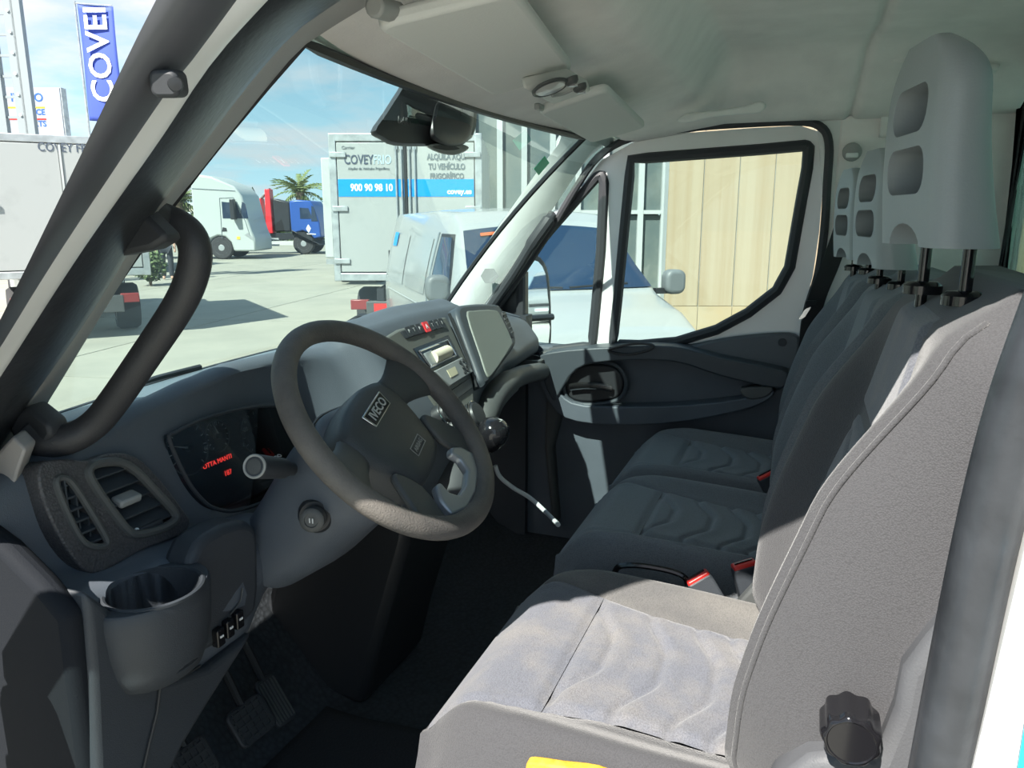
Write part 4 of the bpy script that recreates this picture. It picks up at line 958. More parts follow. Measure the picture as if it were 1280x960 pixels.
MB().loft([hx(shrink(o2, k), X, 3) for k, X in ((1.0, -0.690), (1.0, -0.660), (0.95, -0.650), (0.82, -0.645), (0.4, -0.644))]).build('camera_pod', mat('pod black', (0.045, 0.048, 0.052), 0.4), mh, sharp=50)
o3 = [(532, 182), (548, 191), (566, 194), (580, 190), (586, 184), (575, 180), (550, 179)]
MB().loft([hx(shrink(o3, k), X, 3) for k, X in ((1.0, -0.69), (1.0, -0.665), (0.9, -0.655))]).build('mirror_foot', plastic_l, mh, sharp=50)
MB().prism(hx([(540, 183), (556, 188), (574, 186), (560, 181)], -0.654, 2), (0.002, 0, 0)).build('foot_opening', black, mh)
text('DAILY', 0.018, plastic_g, mh, at(506, 152, X=-0.664), (0, 1, 0), (0.1, 0, 1), depth=0.0012)
MB().prism(hx([(577, 133), (584, 134), (583, 147), (576, 145)], -0.6435), (0.002, 0, 0)).build('sensor_window', plastic_g, mh)

# gear lever
gk = at(617, 540, Y=0.95)
gl = thing('gear_lever', 'round black gear knob on a short lever below the radio', 'gear lever', V((-0.66, 0.95, 0.50)))
kn = MB().lathe(gk, (0.35, 0, 1), [(-0.040, 0.016), (-0.030, 0.024), (-0.012, 0.0325), (0.006, 0.0335), (0.020, 0.028), (0.028, 0.016), (0.030, 0.001)], 28).build('knob', gloss_blk, gl)
MB().tube([gk+V((0.012, -0.018, 0.022)), gk+V((0.018, 0.004, 0.026)), gk+V((-0.004, 0.010, 0.028)), gk+V((-0.010, -0.012, 0.026))], 0.0014, 5, closed=True).build('shift_pattern', plastic_l, kn)
MB().tube([gk-V((0.01, 0, 0.03)), V((-0.66, 0.95, 0.52))], [0.013, 0.018], 12).build('shaft', black, gl)
MB().lathe(V((-0.675, 0.95, 0.50)), (0.5, 0, 1), [(-0.04, 0.075), (0.0, 0.065), (0.02, 0.045), (0.035, 0.025), (0.04, 0.016)], 24).build('gaiter', rubber_m, gl)

# white cable hanging into the passenger footwell
cb_ = MB().tube(smooth([at(x, y, X=X) for x, y, X in [(619, 582, -.70), (625, 596, -.69), (642, 610, -.66), (662, 622, -.62), (680, 638, -.57), (698, 656, -.50)]], 6), 0.0055, 8)
cb_.build('white_cable', mat('cable white', (0.52, 0.54, 0.55), 0.5), None, label='thin white cable hanging across the dark passenger footwell', cat='cable')

# pedals
def pedal(name, label, c_, w, h, ribs, vert):
    root = thing(name, label, 'pedal', c_, 'pedals')
    rt = V((0.1, 1, 0)).normalized(); up = V((-0.55, 0, 0.83)).normalized(); n = rt.cross(up)
    slab(c_, rt, up, rrect(w, h, 0.012), 0.012).build('pad', rubber_m, root, bevel=0.003)
    MB().tube([c_, c_+V((-0.10, 0, 0.20))], 0.008, 8).build('arm', black, root)
    for k in range(ribs):
        f = (k+0.5)/ribs-0.5
        if vert: MB().box(c_+rt*(w*0.9*f)+n*0.013, (0.003, 0.003, h*0.85), Matrix((n, rt, up)).transposed()).build('rib', plastic_g, root)
        else: MB().box(c_+up*(h*0.9*f)+n*0.013, (0.003, w*0.85, 0.004), Matrix((n, rt, up)).transposed()).build('rib', rubber_m, root)
    if not vert:
        for k in range(5):
            MB().box(c_+rt*(w*0.9*((k+0.5)/5-0.5))+n*0.0132, (0.003, 0.004, h*0.85), Matrix((n, rt, up)).transposed()).build('rib', rubber_m, root)
pedal('brake_pedal', 'wide black brake pedal with a grid of raised squares', at(311, 902, X=-0.90), 0.085, 0.07, 5, False)
pedal('accelerator_pedal', 'narrow ribbed accelerator pedal right of the brake', at(341, 877, X=-0.92), 0.05, 0.10, 6, True)
pedal('clutch_pedal', 'dark clutch pedal at the bottom edge, left of the brake', at(240, 955, X=-0.88), 0.07, 0.065, 4, False)
# floor mat edge
MB().grid(lambda u, v: V((-0.90+0.42*u, 0.30+0.45*v, 0.012+0.012*sin(9*u+3*v)*0.3)), 20, 20).build('floor_mat', mat('mat carpet', (0.022, 0.023, 0.025), 0.95, bump=1.0, bscale=180), None, solid=0.008, sharp=0, label='worn black floor mat in the driver footwell', cat='mat')

# wiper outside the windscreen
wi = thing('windscreen_wiper', 'black wiper arm resting at the foot of the windscreen', 'wiper', at(200, 478, X=-1.07))
MB().tube(smooth([at(x, y, X=-1.09) for x, y in [(150, 496), (185, 477), (215, 468), (250, 459)]], 5), 0.006, 6).build('arm', black, wi)
MB().tube([at(x, y, X=-1.10) for x, y in [(120, 505), (160, 492), (232, 468)]], 0.007, 6).build('blade', black, wi)

# outside mirror on the passenger side
mr = thing('door_mirror', 'tall black two-part outside mirror beyond the passenger quarter window', 'mirror', at(670, 440, Y=2.05))
MY = 2.10
def mp(x, y, off=0.0): return at(x, y, pl=(V((-0.90, MY, 0.75)), V((0.84, -0.54, 0.05)))) + V((0.84, -0.54, 0.05))*off
hs = [(648, 322), (662, 316), (678, 322), (688, 345), (691, 400), (690, 432), (684, 446), (660, 448), (648, 440)]
MB().prism([mp(p_.x, p_.y, -0.004) for p_ in smooth([V((a, b, 0)) for a, b in hs], 3, True)], V((-0.84, 0.54, 0))*0.09).build('housing', black, mr, bevel=0.008)
g1 = [(650, 332), (658, 325), (672, 327), (681, 342), (684, 370), (685, 393), (668, 394), (650, 395)]; g2 = [(651, 402), (668, 401), (685, 400), (686, 420), (682, 438), (668, 442), (655, 442), (650, 430)]
MB().prism([mp(p_.x, p_.y, 0.001) for p_ in smooth([V((a, b, 0)) for a, b in g1], 2, True)], V((0.84, -0.54, 0.05))*0.002).build('upper_mirror_glass', mirror_m, mr)
MB().prism([mp(p_.x, p_.y, 0.001) for p_ in smooth([V((a, b, 0)) for a, b in g2], 2, True)], V((0.84, -0.54, 0.05))*0.002).build('lower_mirror_glass', mirror_m, mr)
MB().tube([mp(648, 399, 0.003), mp(690, 396, 0.003)], 0.012, 8).build('divider', black, mr)
MB().tube([at(640, 420, Y=1.93), at(655, 425, Y=2.08)], 0.02, 8).build('arm', black, mr)
# ================================================================== OUTSIDE: THE YARD
conc = mat('yard concrete', (0.315, 0.305, 0.25), 0.85, col2=(0.255, 0.25, 0.208), c2scale=0.7, c2pos=(0.4, 0.7), bump=0.3, bscale=20)
gb = MB(); gb.box((-20, 20, GZ-0.20), (240, 240, 0.3)); ground = struct(gb, 'floor_yard', mat('yard base', (0.42, 0.42, 0.38), 0.9, var=0.15, vscale=0.4), 'pale concrete yard around the parked vehicles', 'ground')
sme = None
for i in range(-13, 3):
    for j in range(-3, 10):
        if sme is None:
            s0 = MB().box((0, 0, 0), (4.975, 4.975, 0.05)).build('slab', conc, ground); sme = s0
            o = s0
        else:
            o = sme.copy(); col.objects.link(o); o.parent = ground
        w_ = Matrix.Rotation(radians(12), 4, 'Z') @ V((i*5.0, j*5.0, 0))
        o.matrix_parent_inverse = ground.matrix_basis.inverted(); o.location = (w_.x, w_.y, GZ-0.025); o.rotation_euler = (0, 0, radians(12))
def hp_(px, py, d): return at(px, py, pl=(CAM+HV*d, HV))

tyre = mat('tyre', (0.03, 0.03, 0.032), 0.8); rimm = mat('wheel rim', (0.40, 0.42, 0.43), 0.4, metal=0.4)
def wheel(parent, c, r, w, axis=(1, 0, 0)):
    a = V(axis).normalized(); c = V(c)
    t = MB().lathe(c-a*w/2, a, [(0, r*0.62), (0.0, r*0.9), (w*0.15, r), (w*0.85, r), (w, r*0.9), (w, r*0.62)], 28).build('wheel', tyre, parent)
    MB().lathe(c-a*w*0.52, a, [(0, 0.001), (0.0, r*0.25), (w*0.12, r*0.35), (w*0.15, r*0.58), (0, r*0.62), (w*0.9, r*0.62), (w*0.9, 0.001)], 24).build('rim', rimm, t)
blue_s = mat('sign blue', (0.0, 0.27, 0.72), 0.4); navy = mat('lettering navy', (0.06, 0.08, 0.12), 0.5); cyan_l = mat('lettering pale blue', (0.42, 0.58, 0.66), 0.5)
panel_w = mat('box panel white', (0.345, 0.365, 0.36), 0.35, col2=(0.30, 0.32, 0.315), c2scale=2.0, c2pos=(0.55, 0.75))
wtext = mat('lettering white', (0.85, 0.88, 0.90), 0.5); gtext = mat('lettering grey', (0.12, 0.15, 0.17), 0.5); dark_gl = mat('vehicle glass', (0.015, 0.03, 0.06), 0.05, spec=0.8)

def box_truck(label, px, depth, Wd, z0, z1, full=True, rz=YAW, Ln=3.6):
    c = yard(px, depth); T = thing('box_truck', label, 'truck', c, 'refrigerated box trucks', local=True, rz=rz)
    h = Wd/2
    MB().box((0, Ln/2+0.05, (z0+z1)/2), (Wd, Ln, z1-z0)).build('cargo_box', white_w, T, bevel=0.03)
    fr = MB()
    for s in (-1, 1): fr.box((s*(h-0.05), 0.02, (z0+z1)/2), (0.10, 0.10, z1-z0))
    for z in (z0+0.06, z1-0.05): fr.box((0, 0.021, z), (Wd, 0.098, 0.11))
    fr.build('rear_frame', steel, T, bevel=0.01)
    for s in (-1, 1):
        d = MB().box((s*(h/2-0.045), 0.01, (z0+z1)/2+0.005), (h-0.13, 0.08, z1-z0-0.25)).build('rear_door', panel_w, T, bevel=0.008)
        for f in (0.14, 0.50, 0.86) if full else (0.5,):
            MB().box((s*(h-0.13), -0.045, z0+(z1-z0)*f), (0.22, 0.02, 0.07)).build('hinge', steel, d, bevel=0.006)
        for k, off in enumerate((0.055, 0.13) if full else ()):
            MB().tube([V((s*off, -0.055, z0+0.10)), V((s*off, -0.055, z1-0.10))], 0.013, 8).build('lock_rod', steel, d)
            for zz in (z0+0.16, z1-0.18): MB().box((s*off, -0.045, zz), (0.05, 0.03, 0.07)).build('rod_guide', steel, d)
        MB().tube([V((s*0.13, -0.06, z0+0.45)), V((s*0.26, -0.07, z0+0.43)), V((s*0.26, -0.07, z0+0.33))], 0.012, 6).build('lock_handle', black, d)
    MB().box((0, -0.036, (z0+z1)/2), (0.03, 0.02, z1-z0-0.25)).build('door_gasket', black if full else white_w, T)
    zs = z0+(z1-z0)*0.64
    if full:
        for s in (-1, 1): MB().box((s*(h/2-0.045), -0.032, zs), (h-0.14, 0.006, 0.235)).build('blue_stripe', blue_s, T)
        text('900 90 98 10', 0.135, wtext, T, (-h/2+0.05, -0.036, zs), (1, 0, 0), (0, 0, 1), depth=0.003, bold=0.004, sx=0.82)
        text('covey.es', 0.10, wtext, T, (h*0.70, -0.036, zs-0.05), (1, 0, 0), (0, 0, 1), depth=0.003, bold=0.003)
        zt = z0+(z1-z0)*0.825
        text('COVEY', 0.175, navy, T, (-h*0.80, -0.034, zt), (1, 0, 0), (0, 0, 1), depth=0.003, align='LEFT', bold=0.003, sx=0.72)
        text('FRIO', 0.175, cyan_l, T, (-h*0.42, -0.034, zt), (1, 0, 0), (0, 0, 1), depth=0.003, align='LEFT', sx=0.68)
        text('Alquiler de Vehículos Frigoríficos', 0.052, gtext, T, (-h/2+0.02, -0.034, zt-0.115), (1, 0, 0), (0, 0, 1), depth=0.003, sx=0.82)
        for k, s_ in enumerate(('ALQUILA AQUÍ', 'TU VEHÍCULO', 'FRIGORÍFICO')):
            text(s_, 0.110, gtext, T, (h*0.54, -0.034, zt+0.04-0.13*k), (1, 0, 0), (0, 0, 1), depth=0.003, bold=0.004, sx=0.72)
        text('Carrier', 0.06, gtext, T, (-h*0.74, -0.034, z1-0.19), (1, 0, 0), (0, 0, 1), depth=0.003)
    else:
        text('COVEY FRIO', 0.17, navy, T, (-0.27, -0.034, z1-0.17), (1, 0, 0), (0, 0, 1), depth=0.003, align='LEFT', sx=0.8)
    ch = MB()
    for s in (-1, 1): ch.box((s*0.42, Ln/2+0.9, z0-0.20), (0.10, Ln+1.8, 0.18))
    ch.build('chassis', black, T)
    MB().box((0, 0.05, z0-0.42), (1.25, 0.14, 0.26)).build('rear_bumper', plastic_g, T, bevel=0.01)
    MB().box((-0.28, -0.03, z0-0.40), (0.46, 0.02, 0.16)).build('red_plate', red, T)
    if full: text('IVECO', 0.10, wtext, T, (0.28, -0.022, z0-0.40), (1, 0, 0), (0, 0, 1), depth=0.003)
    for s in (-1, 1):
        MB().box((s*0.72, 0.04, z0-0.34), (0.26, 0.10, 0.14)).build('tail_light', mat('tail lamp red', (0.22, 0.03, 0.03), 0.3), T, bevel=0.01)
        wheel(T, (s*0.75, 1.15, 0.38), 0.38, 0.36); wheel(T, (s*0.88, Ln+0.95, 0.38), 0.38, 0.24)
    cb2 = [(Ln+0.15, 0.5), (Ln+0.15, 2.15), (Ln+0.9, 2.2), (Ln+1.55, 1.4), (Ln+2.05, 1.15), (Ln+2.15, 0.5)]
    MB().prism([V((-0.95, y, z)) for y, z in cb2], (1.9, 0, 0)).build('cab', white_w, T, bevel=0.08, seg=3)
    for s in (-1, 1): MB().prism([V((s*0.955, y, z)) for y, z in [(Ln+0.35, 1.4), (Ln+0.35, 2.0), (Ln+0.85, 2.05), (Ln+1.4, 1.4)]], (s*0.01, 0, 0)).build('side_window', dark_gl, T)
    return T
box_truck('white refrigerated box truck with blue stripe and lettering on its rear doors', 509, 11.1, 2.12, 0.94, 2.96)
box_truck('plain white box truck at the far left, outside the near pillar', 84, 11.6, 2.1, 0.95, 2.98, full=False, rz=YAW+radians(31))
# plain pale truck body behind it
c = yard(411, 21)
pt = thing('parked_trailer', 'pale box trailer standing behind the lettered truck', 'trailer', c, local=True, rz=YAW-0.05)
MB().box((0.5, 3.0, 2.05), (1.3, 6, 2.6)).build('body', white_w, pt, bevel=0.03)
MB().box((0.5, 0.03, 0.65), (1.25, 0.12, 0.14)).build('bumper', steel, pt)
for s in (-1, 1): wheel(pt, (0.5+s*0.5, 1.4, 0.45), 0.45, 0.26)

# ---- white panel van facing us
th = radians(18); Mv = yard(548, 6.3); Rz = Matrix.Rotation(YAW+th, 4, 'Z')
vo = Mv-(Rz @ V((-1.08, 1.02, 0))); vo.z = GZ
def panel_van(loc, rz, label):
    T = thing('panel_van', label, 'van', loc, 'white panel vans', local=True, rz=rz)
    S = [(-0.02, .70, .38, .55, .66, .62), (.03, .84, .28, .62, .84, .74), (.14, .91, .24, .68, .98, .80), (.45, .95, .24, .80, 1.09, .84), (.93, .955, .24, .95, 1.20, .86),
         (1.28, .96, .24, 1.08, 1.455, .80), (1.66, .96, .24, 1.12, 1.775, .74), (1.95, .96, .24, 1.12, 1.88, .74), (2.6, .96, .24, 1.12, 1.91, .76), (4.7, .95, .24, 1.12, 1.88, .76), (4.85, .90, .30, 1.1, 1.80, .70)]
    ys_ = []
    for a, b in zip(S, S[1:]):
        for k in range(5): ys_.append([x+(y-x)*k/5 for x, y in zip(a, b)])
    ys_.append(list(S[-1]))
    rings = []
    for y, w, zb, zm, zt, wt in ys_:
        half = [(w*0.90, zb), (w*0.985, zb+0.08), (w, (zb+zm)/2), (w*0.995, zm), (w+(wt-w)*0.55, zm+(zt-zm)*0.62), (wt+0.01, zt-0.05), (wt-0.06, zt-0.008), (wt*0.5, zt+0.012), (0, zt+0.018)]
        r = smooth([V((x, y, z)) for x, z in half], 3)
        rings.append([V((-p_.x, p_.y, p_.z)) for p_ in r]+[p_ for p_ in reversed(r[:-1])])
    bod = MB().loft(rings); bod.build('body', white_v, T, sharp=50)
    tree = BVHTree.FromPolygons([tuple(p_) for p_ in bod.v], bod.f)
    def wsf(u, v, off=0.012):
        s = 2*v-1; z = 1.235+(1.765-1.235)*u-0.05*s*s*u; x = s*(0.83-0.10*u)
        h_ = tree.ray_cast(V((x, -3, z)), V((0, 1, 0)))[0]; y = h_.y if h_ else 1.3
        return V((x, y-off, z+off*0.6))
    MB().grid(lambda u, v: wsf(u, v), 14, 30).build('windscreen', dark_gl, T, sharp=0)
    for s in (-1, 1):
        def sw(y, z, off=0.006):
            h_ = tree.ray_cast(V((s*3, y, z)), V((-s, 0, 0)))[0]
            return V(((h_.x if h_ else s*0.95)+s*off, y, z))
        def patch(c4, nm, m, off=0.006):
            def fn(u, v):
                a = [c4[0][k]*(1-u)+c4[1][k]*u for k in (0, 1)]; b = [c4[3][k]*(1-u)+c4[2][k]*u for k in (0, 1)]
                return sw(a[0]*(1-v)+b[0]*v, a[1]*(1-v)+b[1]*v, off)
            return MB().grid(fn, 10, 8).build(nm, m, T, sharp=0)
        patch([(1.30, 1.14), (2.02, 1.14), (2.02, 1.66), (1.72, 1.66)], 'door_window', dark_gl, 0.008)
        patch([(1.25, 1.11), (2.06, 1.11), (2.06, 1.69), (1.68, 1.69)], 'window_seal', black, 0.004)
        patch([(2.30, 1.10), (3.35, 1.10), (3.35, 1.64), (2.30, 1.64)], 'side_panel', white_v, 0.006)
        patch([(3.50, 1.10), (4.50, 1.10), (4.50, 1.64), (3.50, 1.64)], 'rear_side_panel', white_v, 0.006)
        if s < 0: patch([(4.20, 1.50), (4.45, 1.50), (4.45, 1.66), (4.20, 1.66)], 'blue_sticker', blue_s, 0.016)
        MB().tube([sw(2.14, 0.35), sw(2.14, 0.7), sw(2.14, 1.1), sw(2.14, 1.4), sw(2.14, 1.7)], 0.008, 5).build('door_seam', gtext, T)
        MB().tube([sw(1.1+3.4*k/8, 0.98, 0.0) for k in range(9)], 0.010, 6).build('waist_crease', white_v, T)
        slab((s*1.09, 1.00, 1.27), (1, 0, 0), (0, 0, 1), rrect(0.20, 0.22, 0.07), -0.13).build('mirror', mat('mirror grey', (0.13, 0.145, 0.15), 0.5), T, bevel=0.035, seg=4)
        MB().box((s*0.97, 1.08, 1.19), (0.12, 0.06, 0.05)).build('mirror_arm', black, T)
        wheel(T, (s*0.86, 0.92, 0.33), 0.33, 0.22); wheel(T, (s*0.86, 3.95, 0.33), 0.33, 0.22)
        MB().box((s*0.975, 1.95, 1.0), (0.03, 0.16, 0.03)).build('door_handle', gtext, T, bevel=0.006)
        MB().prism([V((s*x, y, z)) for x, y, z in [(0.55, 0.055, 0.80), (0.84, 0.14, 0.80), (0.90, 0.22, 0.96), (0.66, 0.10, 0.94)]], (0, -0.03, 0.01)).build('headlight', mat('headlamp', (0.55, 0.60, 0.62), 0.08), T)
    MB().prism([wsf(0.86, 0.10, 0.02), wsf(0.86, 0.22, 0.02), wsf(0.91, 0.22, 0.02), wsf(0.91, 0.10, 0.02)], (0, -0.004, 0.004)).build('orange_sticker', mat('orange film', (0.45, 0.10, 0.03), 0.5), T)
    MB().box((0, 0.0, 0.66), (1.0, 0.06, 0.12)).build('grille', black, T, bevel=0.01); MB().box((0, -0.045, 0.48), (0.52, 0.02, 0.11)).build('number_plate', wtext, T)
    for k in (-1, 1): MB().tube([wsf(0.02, 0.5+0.02*k), wsf(0.06, 0.5+0.36*k)], 0.012, 6).build('wiper', black, T)
    return T
white_v = mat('van white', (0.295, 0.315, 0.315), 0.22, coat=0.4)
panel_van(vo, YAW+th, 'white panel van facing us just beyond the passenger door')
T2 = panel_van(V((25.0, 4.6, GZ)), radians(-68), 'white panel van parked behind the cab, seen only in the passenger mirror')

# ---- showroom facade and concrete wall
FD = 18.5; WD = 12.2
def fpt(px, py, off=0.0): return hp_(px, py, FD-off)
fac_m = mat('showroom glass', (0.10, 0.13, 0.13), 0.08, spec=0.8, col2=(0.17, 0.19, 0.17), c2scale=0.5); mull = mat('white mullion', (0.40, 0.43, 0.43), 0.5)
fo_ = yard(712, FD); fac = thing('showroom_front', 'glazed showroom front with white mullions behind the van', 'building', fo_, local=True, rz=YAW)
u2m = FD/FPX*cos(PITCH)*1.0
def fx(px): return (side(px)-side(712))*FD
xs_ = [fx(p_) for p_ in (592, 625, 655, 690, 722, 756, 800, 829)]; zs_ = [0.0, 1.9, 4.4, 6.6]
MB().box(((xs_[0]+xs_[-1])/2-0.08, 0.7, 3.3), (xs_[-1]-xs_[0], 1.0, 6.6)).build('back_volume', mat('showroom inside', (0.12, 0.14, 0.14), 0.8), fac)
for x in xs_: MB().box((x, 0.0, 3.3), (0.13, 0.16, 6.6)).build('mullion', mull, fac)
for z in zs_: MB().box(((xs_[0]+xs_[-1])/2, -0.01, z+0.04), (xs_[-1]-xs_[0], 0.12, 0.09)).build('transom', mull, fac)
for a, b in zip(xs_, xs_[1:]):
    for z0_, z1_ in zip(zs_, zs_[1:]):
        MB().box(((a+b)/2, 0.05, (z0_+z1_)/2), (b-a-0.10, 0.02, z1_-z0_-0.06)).build('pane', fac_m, fac)
MB().box(((xs_[0]+xs_[-1])/2, 0.3, 6.8), (xs_[-1]-xs_[0]+0.4, 1.2, 0.4)).build('parapet', mull, fac)
cw_m = mat('cast concrete', (0.31, 0.245, 0.16), 0.85, col2=(0.35, 0.295, 0.21), c2scale=1.2, c2pos=(0.38, 0.62), stretch=(5, 5, 0.12), bump=0.2, bscale=30)
cw2 = mat('cast concrete stained', (0.36, 0.265, 0.15), 0.85, col2=(0.36, 0.31, 0.22), c2scale=0.9, c2pos=(0.35, 0.6), bump=0.2, bscale=30)
wl = struct(MB().prism([yard(834, WD+0.02)+V((0, 0, z)) if k == 0 else yard(1400, WD+0.02)+V((0, 0, z)) for k, z in ((0, 0), (1, 0), (1, 7.5), (0, 7.5))], HV*0.3), 'wall_concrete', mull, 'tall beige concrete panel wall beyond the passenger window', 'wall')
x0p = 834
while x0p < 1380:
    x1p = x0p+44
    a, b = yard(x0p+0.4, WD), yard(x1p-0.4, WD)
    MB().prism([a+V((0, 0, 0.45)), b+V((0, 0, 0.45)), b+V((0, 0, 7.5)), a+V((0, 0, 7.5))], HV*0.12).build('panel', cw_m, wl, bevel=0.012)
    MB().prism([a, b, b+V((0, 0, 0.45)), a+V((0, 0, 0.45))], HV*0.12).build('base_panel', cw2, wl)
    x0p = x1p

# ---- distant trucks
tw = mat('truck white', (0.42, 0.46, 0.45), 0.35); tb_ = mat('truck blue', (0.02, 0.08, 0.32), 0.35); cr_m = mat('crane red', (0.65, 0.03, 0.04), 0.4)
def ext_prism(T, pts, y0, y1, name, m, bev=0.04, par=None): return MB().prism([V((x, y0, z)) for x, z in pts], (0, y1-y0, 0)).build(name, m, par or T, bevel=bev)
c = yard(279, 34)
T = thing('tractor_truck', 'white high roofed tractor truck standing across the yard', 'truck', c, local=True, rz=YAW)
ext_prism(T, [(-1.30, .45), (-1.30, 3.45), (-1.15, 3.62), (-.4, 3.5), (.55, 3.1), (.85, 2.7), (1.05, 1.7), (1.15, 1.3), (1.30, .9), (1.30, .35), (.35, .35), (.25, .75), (0, .98), (-.3, 1.02), (-.6, .9), (-.75, .6), (-.80, .45)], 0, 2.4, 'cab', tw, 0.07)
ext_prism(T, [(-.02, 1.75), (-.02, 2.45), (.60, 2.40), (.80, 1.75)], -0.01, 0.05, 'side_window', dark_gl, 0.0)
ext_prism(T, [(.70, 1.75), (.86, 2.45), (.98, 2.35), (1.06, 1.75)], -0.012, 0.05, 'windscreen_edge', dark_gl, 0.0)
ext_prism(T, [(.42, 1.7), (.42, 2.55), (.60, 2.55), (.62, 1.7)], -0.35, -0.05, 'mirror', black, 0.03)
ext_prism(T, [(-.10, 1.20), (-.05, 1.38), (.10, 1.34), (.12, 1.20)], -0.012, 0.05, 'door_handle', black, 0.0)
MB().tube([V((-.12, -.01, .9)), V((-.10, -.01, 2.6)), V((.5, -.01, 2.62)), V((.95, -.01, 1.6)), V((1.1, -.01, 1.0))], 0.012, 4).build('door_seam', gtext, T)
MB().tube([V((-1.25, -.01, 3.0)), V((.6, -.01, 2.9))], 0.015, 4).build('roof_seam', gtext, T)
ext_prism(T, [(.88, 1.05), (1.0, 1.15), (1.22, .95), (1.22, .82)], -0.015, 0.05, 'headlight', rimm, 0.0)
ext_prism(T, [(.52, .86), (.52, .98), (.66, .98), (.66, .86)], -0.015, 0.05, 'yellow_sign', mat('yellow film', (0.75, 0.55, 0.05), 0.5), 0.0)
MB().box((-2.9, 1.2, 0.8), (3.4, 0.9, 0.3)).build('chassis', black, T)
wheel(T, (-.2, 0.20, .5), .5, .3, (0, 1, 0)); wheel(T, (-3.2, 0.20, .5), .5, .5, (0, 1, 0)); wheel(T, (-.2, 2.2, .5), .5, .3, (0, 1, 0))
c = yard(372, 38.5)
T = thing('crane_truck', 'blue truck with a folded red loading crane behind its cab', 'truck', c, local=True, rz=YAW)
ext_prism(T, [(-.35, 1.0), (-.38, 2.55), (0, 2.62), (.65, 2.58), (.80, 2.3), (1.05, 1.5), (1.1, .85), (.75, .75), (.5, 1.05), (.2, 1.15), (-.15, 1.05)], 0, 2.3, 'cab', tb_, 0.06)
ext_prism(T, [(-.05, 1.45), (-.02, 1.6), (.75, 1.6), (.95, 1.45), (1.1, .85), (1.1, .45), (.7, .45), (.62, .8), (.3, 1.05), (0, 1.05), (-.3, .9), (-.35, 1.2)][5:] , -0.02, 2.32, 'bumper', black, 0.03)
ext_prism(T, [(.12, 1.72), (.12, 2.25), (.55, 2.22), (.72, 1.72)], -0.012, 0.05, 'side_window', dark_gl, 0)
ext_prism(T, [(.66, 1.6), (.70, 2.35), (.80, 2.28), (.98, 1.6)], -0.014, 0.05, 'windscreen_edge', dark_gl, 0)
ext_prism(T, [(.38, 1.25), (.50, 1.45), (.62, 1.25), (.50, 1.05)], -0.016, 0.05, 'door_emblem', wtext, 0)
ext_prism(T, [(.3, 1.02), (.85, 1.0), (.85, .96), (.3, .98)], -0.016, 0.05, 'door_line', wtext, 0)
MB().box((-2.6, 1.15, .85), (4.4, 1.0, .3)).build('chassis', black, T)
MB().box((-1.6, 0.05, .75), (1.2, 0.10, .08)).build('side_guard', white_w, T); MB().box((-1.6, 0.05, .45), (1.2, 0.10, .08)).build('side_guard', white_w, T)
for k, (x0_, x1_, z0_, z1_) in enumerate(((-1.75, -1.40, 1.0, 3.15), (-2.15, -1.85, 1.3, 2.7))):
    ext_prism(T, [(x0_, z0_), (x1_, z0_), (x1_-0.05, z1_), (x0_+0.05, z1_)], 0.5, 1.1, 'crane_arm', cr_m, 0.04)
ext_prism(T, [(-2.15, 2.5), (-1.95, 2.8), (-1.5, 3.2), (-1.7, 2.9)], 0.6, 1.0, 'crane_link', steel, 0.02)
ext_prism(T, [(-1.35, 1.1), (-.55, 1.1), (-.55, 2.5), (-1.35, 2.7)], 0.6, 1.5, 'crane_base', black, 0.05)
wheel(T, (.2, 0.2, .52), .52, .32, (0, 1, 0)); wheel(T, (-3.6, 0.2, .52), .52, .5, (0, 1, 0)); wheel(T, (.2, 2.1, .52), .52, .32, (0, 1, 0))
# ---- trailer tail with white bar, bush and person seen between the pillar and the grab handle
c = yard(140, 24)
T = thing('flatbed_trailer', 'grey flatbed trailer tail with a white under-run bar', 'trailer', c, local=True, rz=YAW)
MB().box((-1.2, 3, 1.15), (2.4, 6, .16)).build('deck', steel, T); MB().box((-0.4, 0.4, .52), (2.0, .12, .16)).build('underrun_bar', wtext, T, bevel=0.01)
MB().box((-1.2, 3, .9), (1.0, 5.6, .2)).build('chassis', black, T); MB().box((-1.2, 5.9, 1.6), (2.4, .08, .8)).build('head_board', white_w, T)
for y in (1.6, 2.7): wheel(T, (-.18, y, .48), .48, .3)
for s in (0, 1): MB().box((0.1+0.35*s, .35, .52), (.22, .10, .22)).build('lamp_block', mat('lamp grey', (.4, .4, .42), .4), T)
leafm = mat('bush leaves', (0.09, 0.13, 0.05), 0.8, var=0.4, vscale=8); barkm = mat('bark', (0.16, 0.12, 0.08), 0.9)
def leafball(T, c, R, n, m, name='foliage', s=0.09, sq=1.0):
    b = MB()
    for k in range(n):
        d = V((random.gauss(0, 1), random.gauss(0, 1), random.gauss(0, 1))).normalized()*R*random.uniform(.45, 1.0); d.z *= sq; p_ = V(c)+d
        u = V((random.gauss(0, 1), random.gauss(0, 1), random.gauss(0, .6))).normalized(); w_ = u.orthogonal().normalized()
        b.add([p_-u*s, p_-w_*s*.45, p_+u*s, p_+w_*s*.45], [(0, 1, 2, 3)])
    return b.build(name, m, T, sharp=0)
c = yard(180, 21)
T = thing('potted_bush', 'small green bush beside the person in the yard', 'bush', c, local=True)
leafball(T, (0, 0, .55), .45, 900, leafm, s=.07); MB().tube([V((0, 0, 0)), V((0, 0, .5))], .04, 6).build('stem', barkm, T)
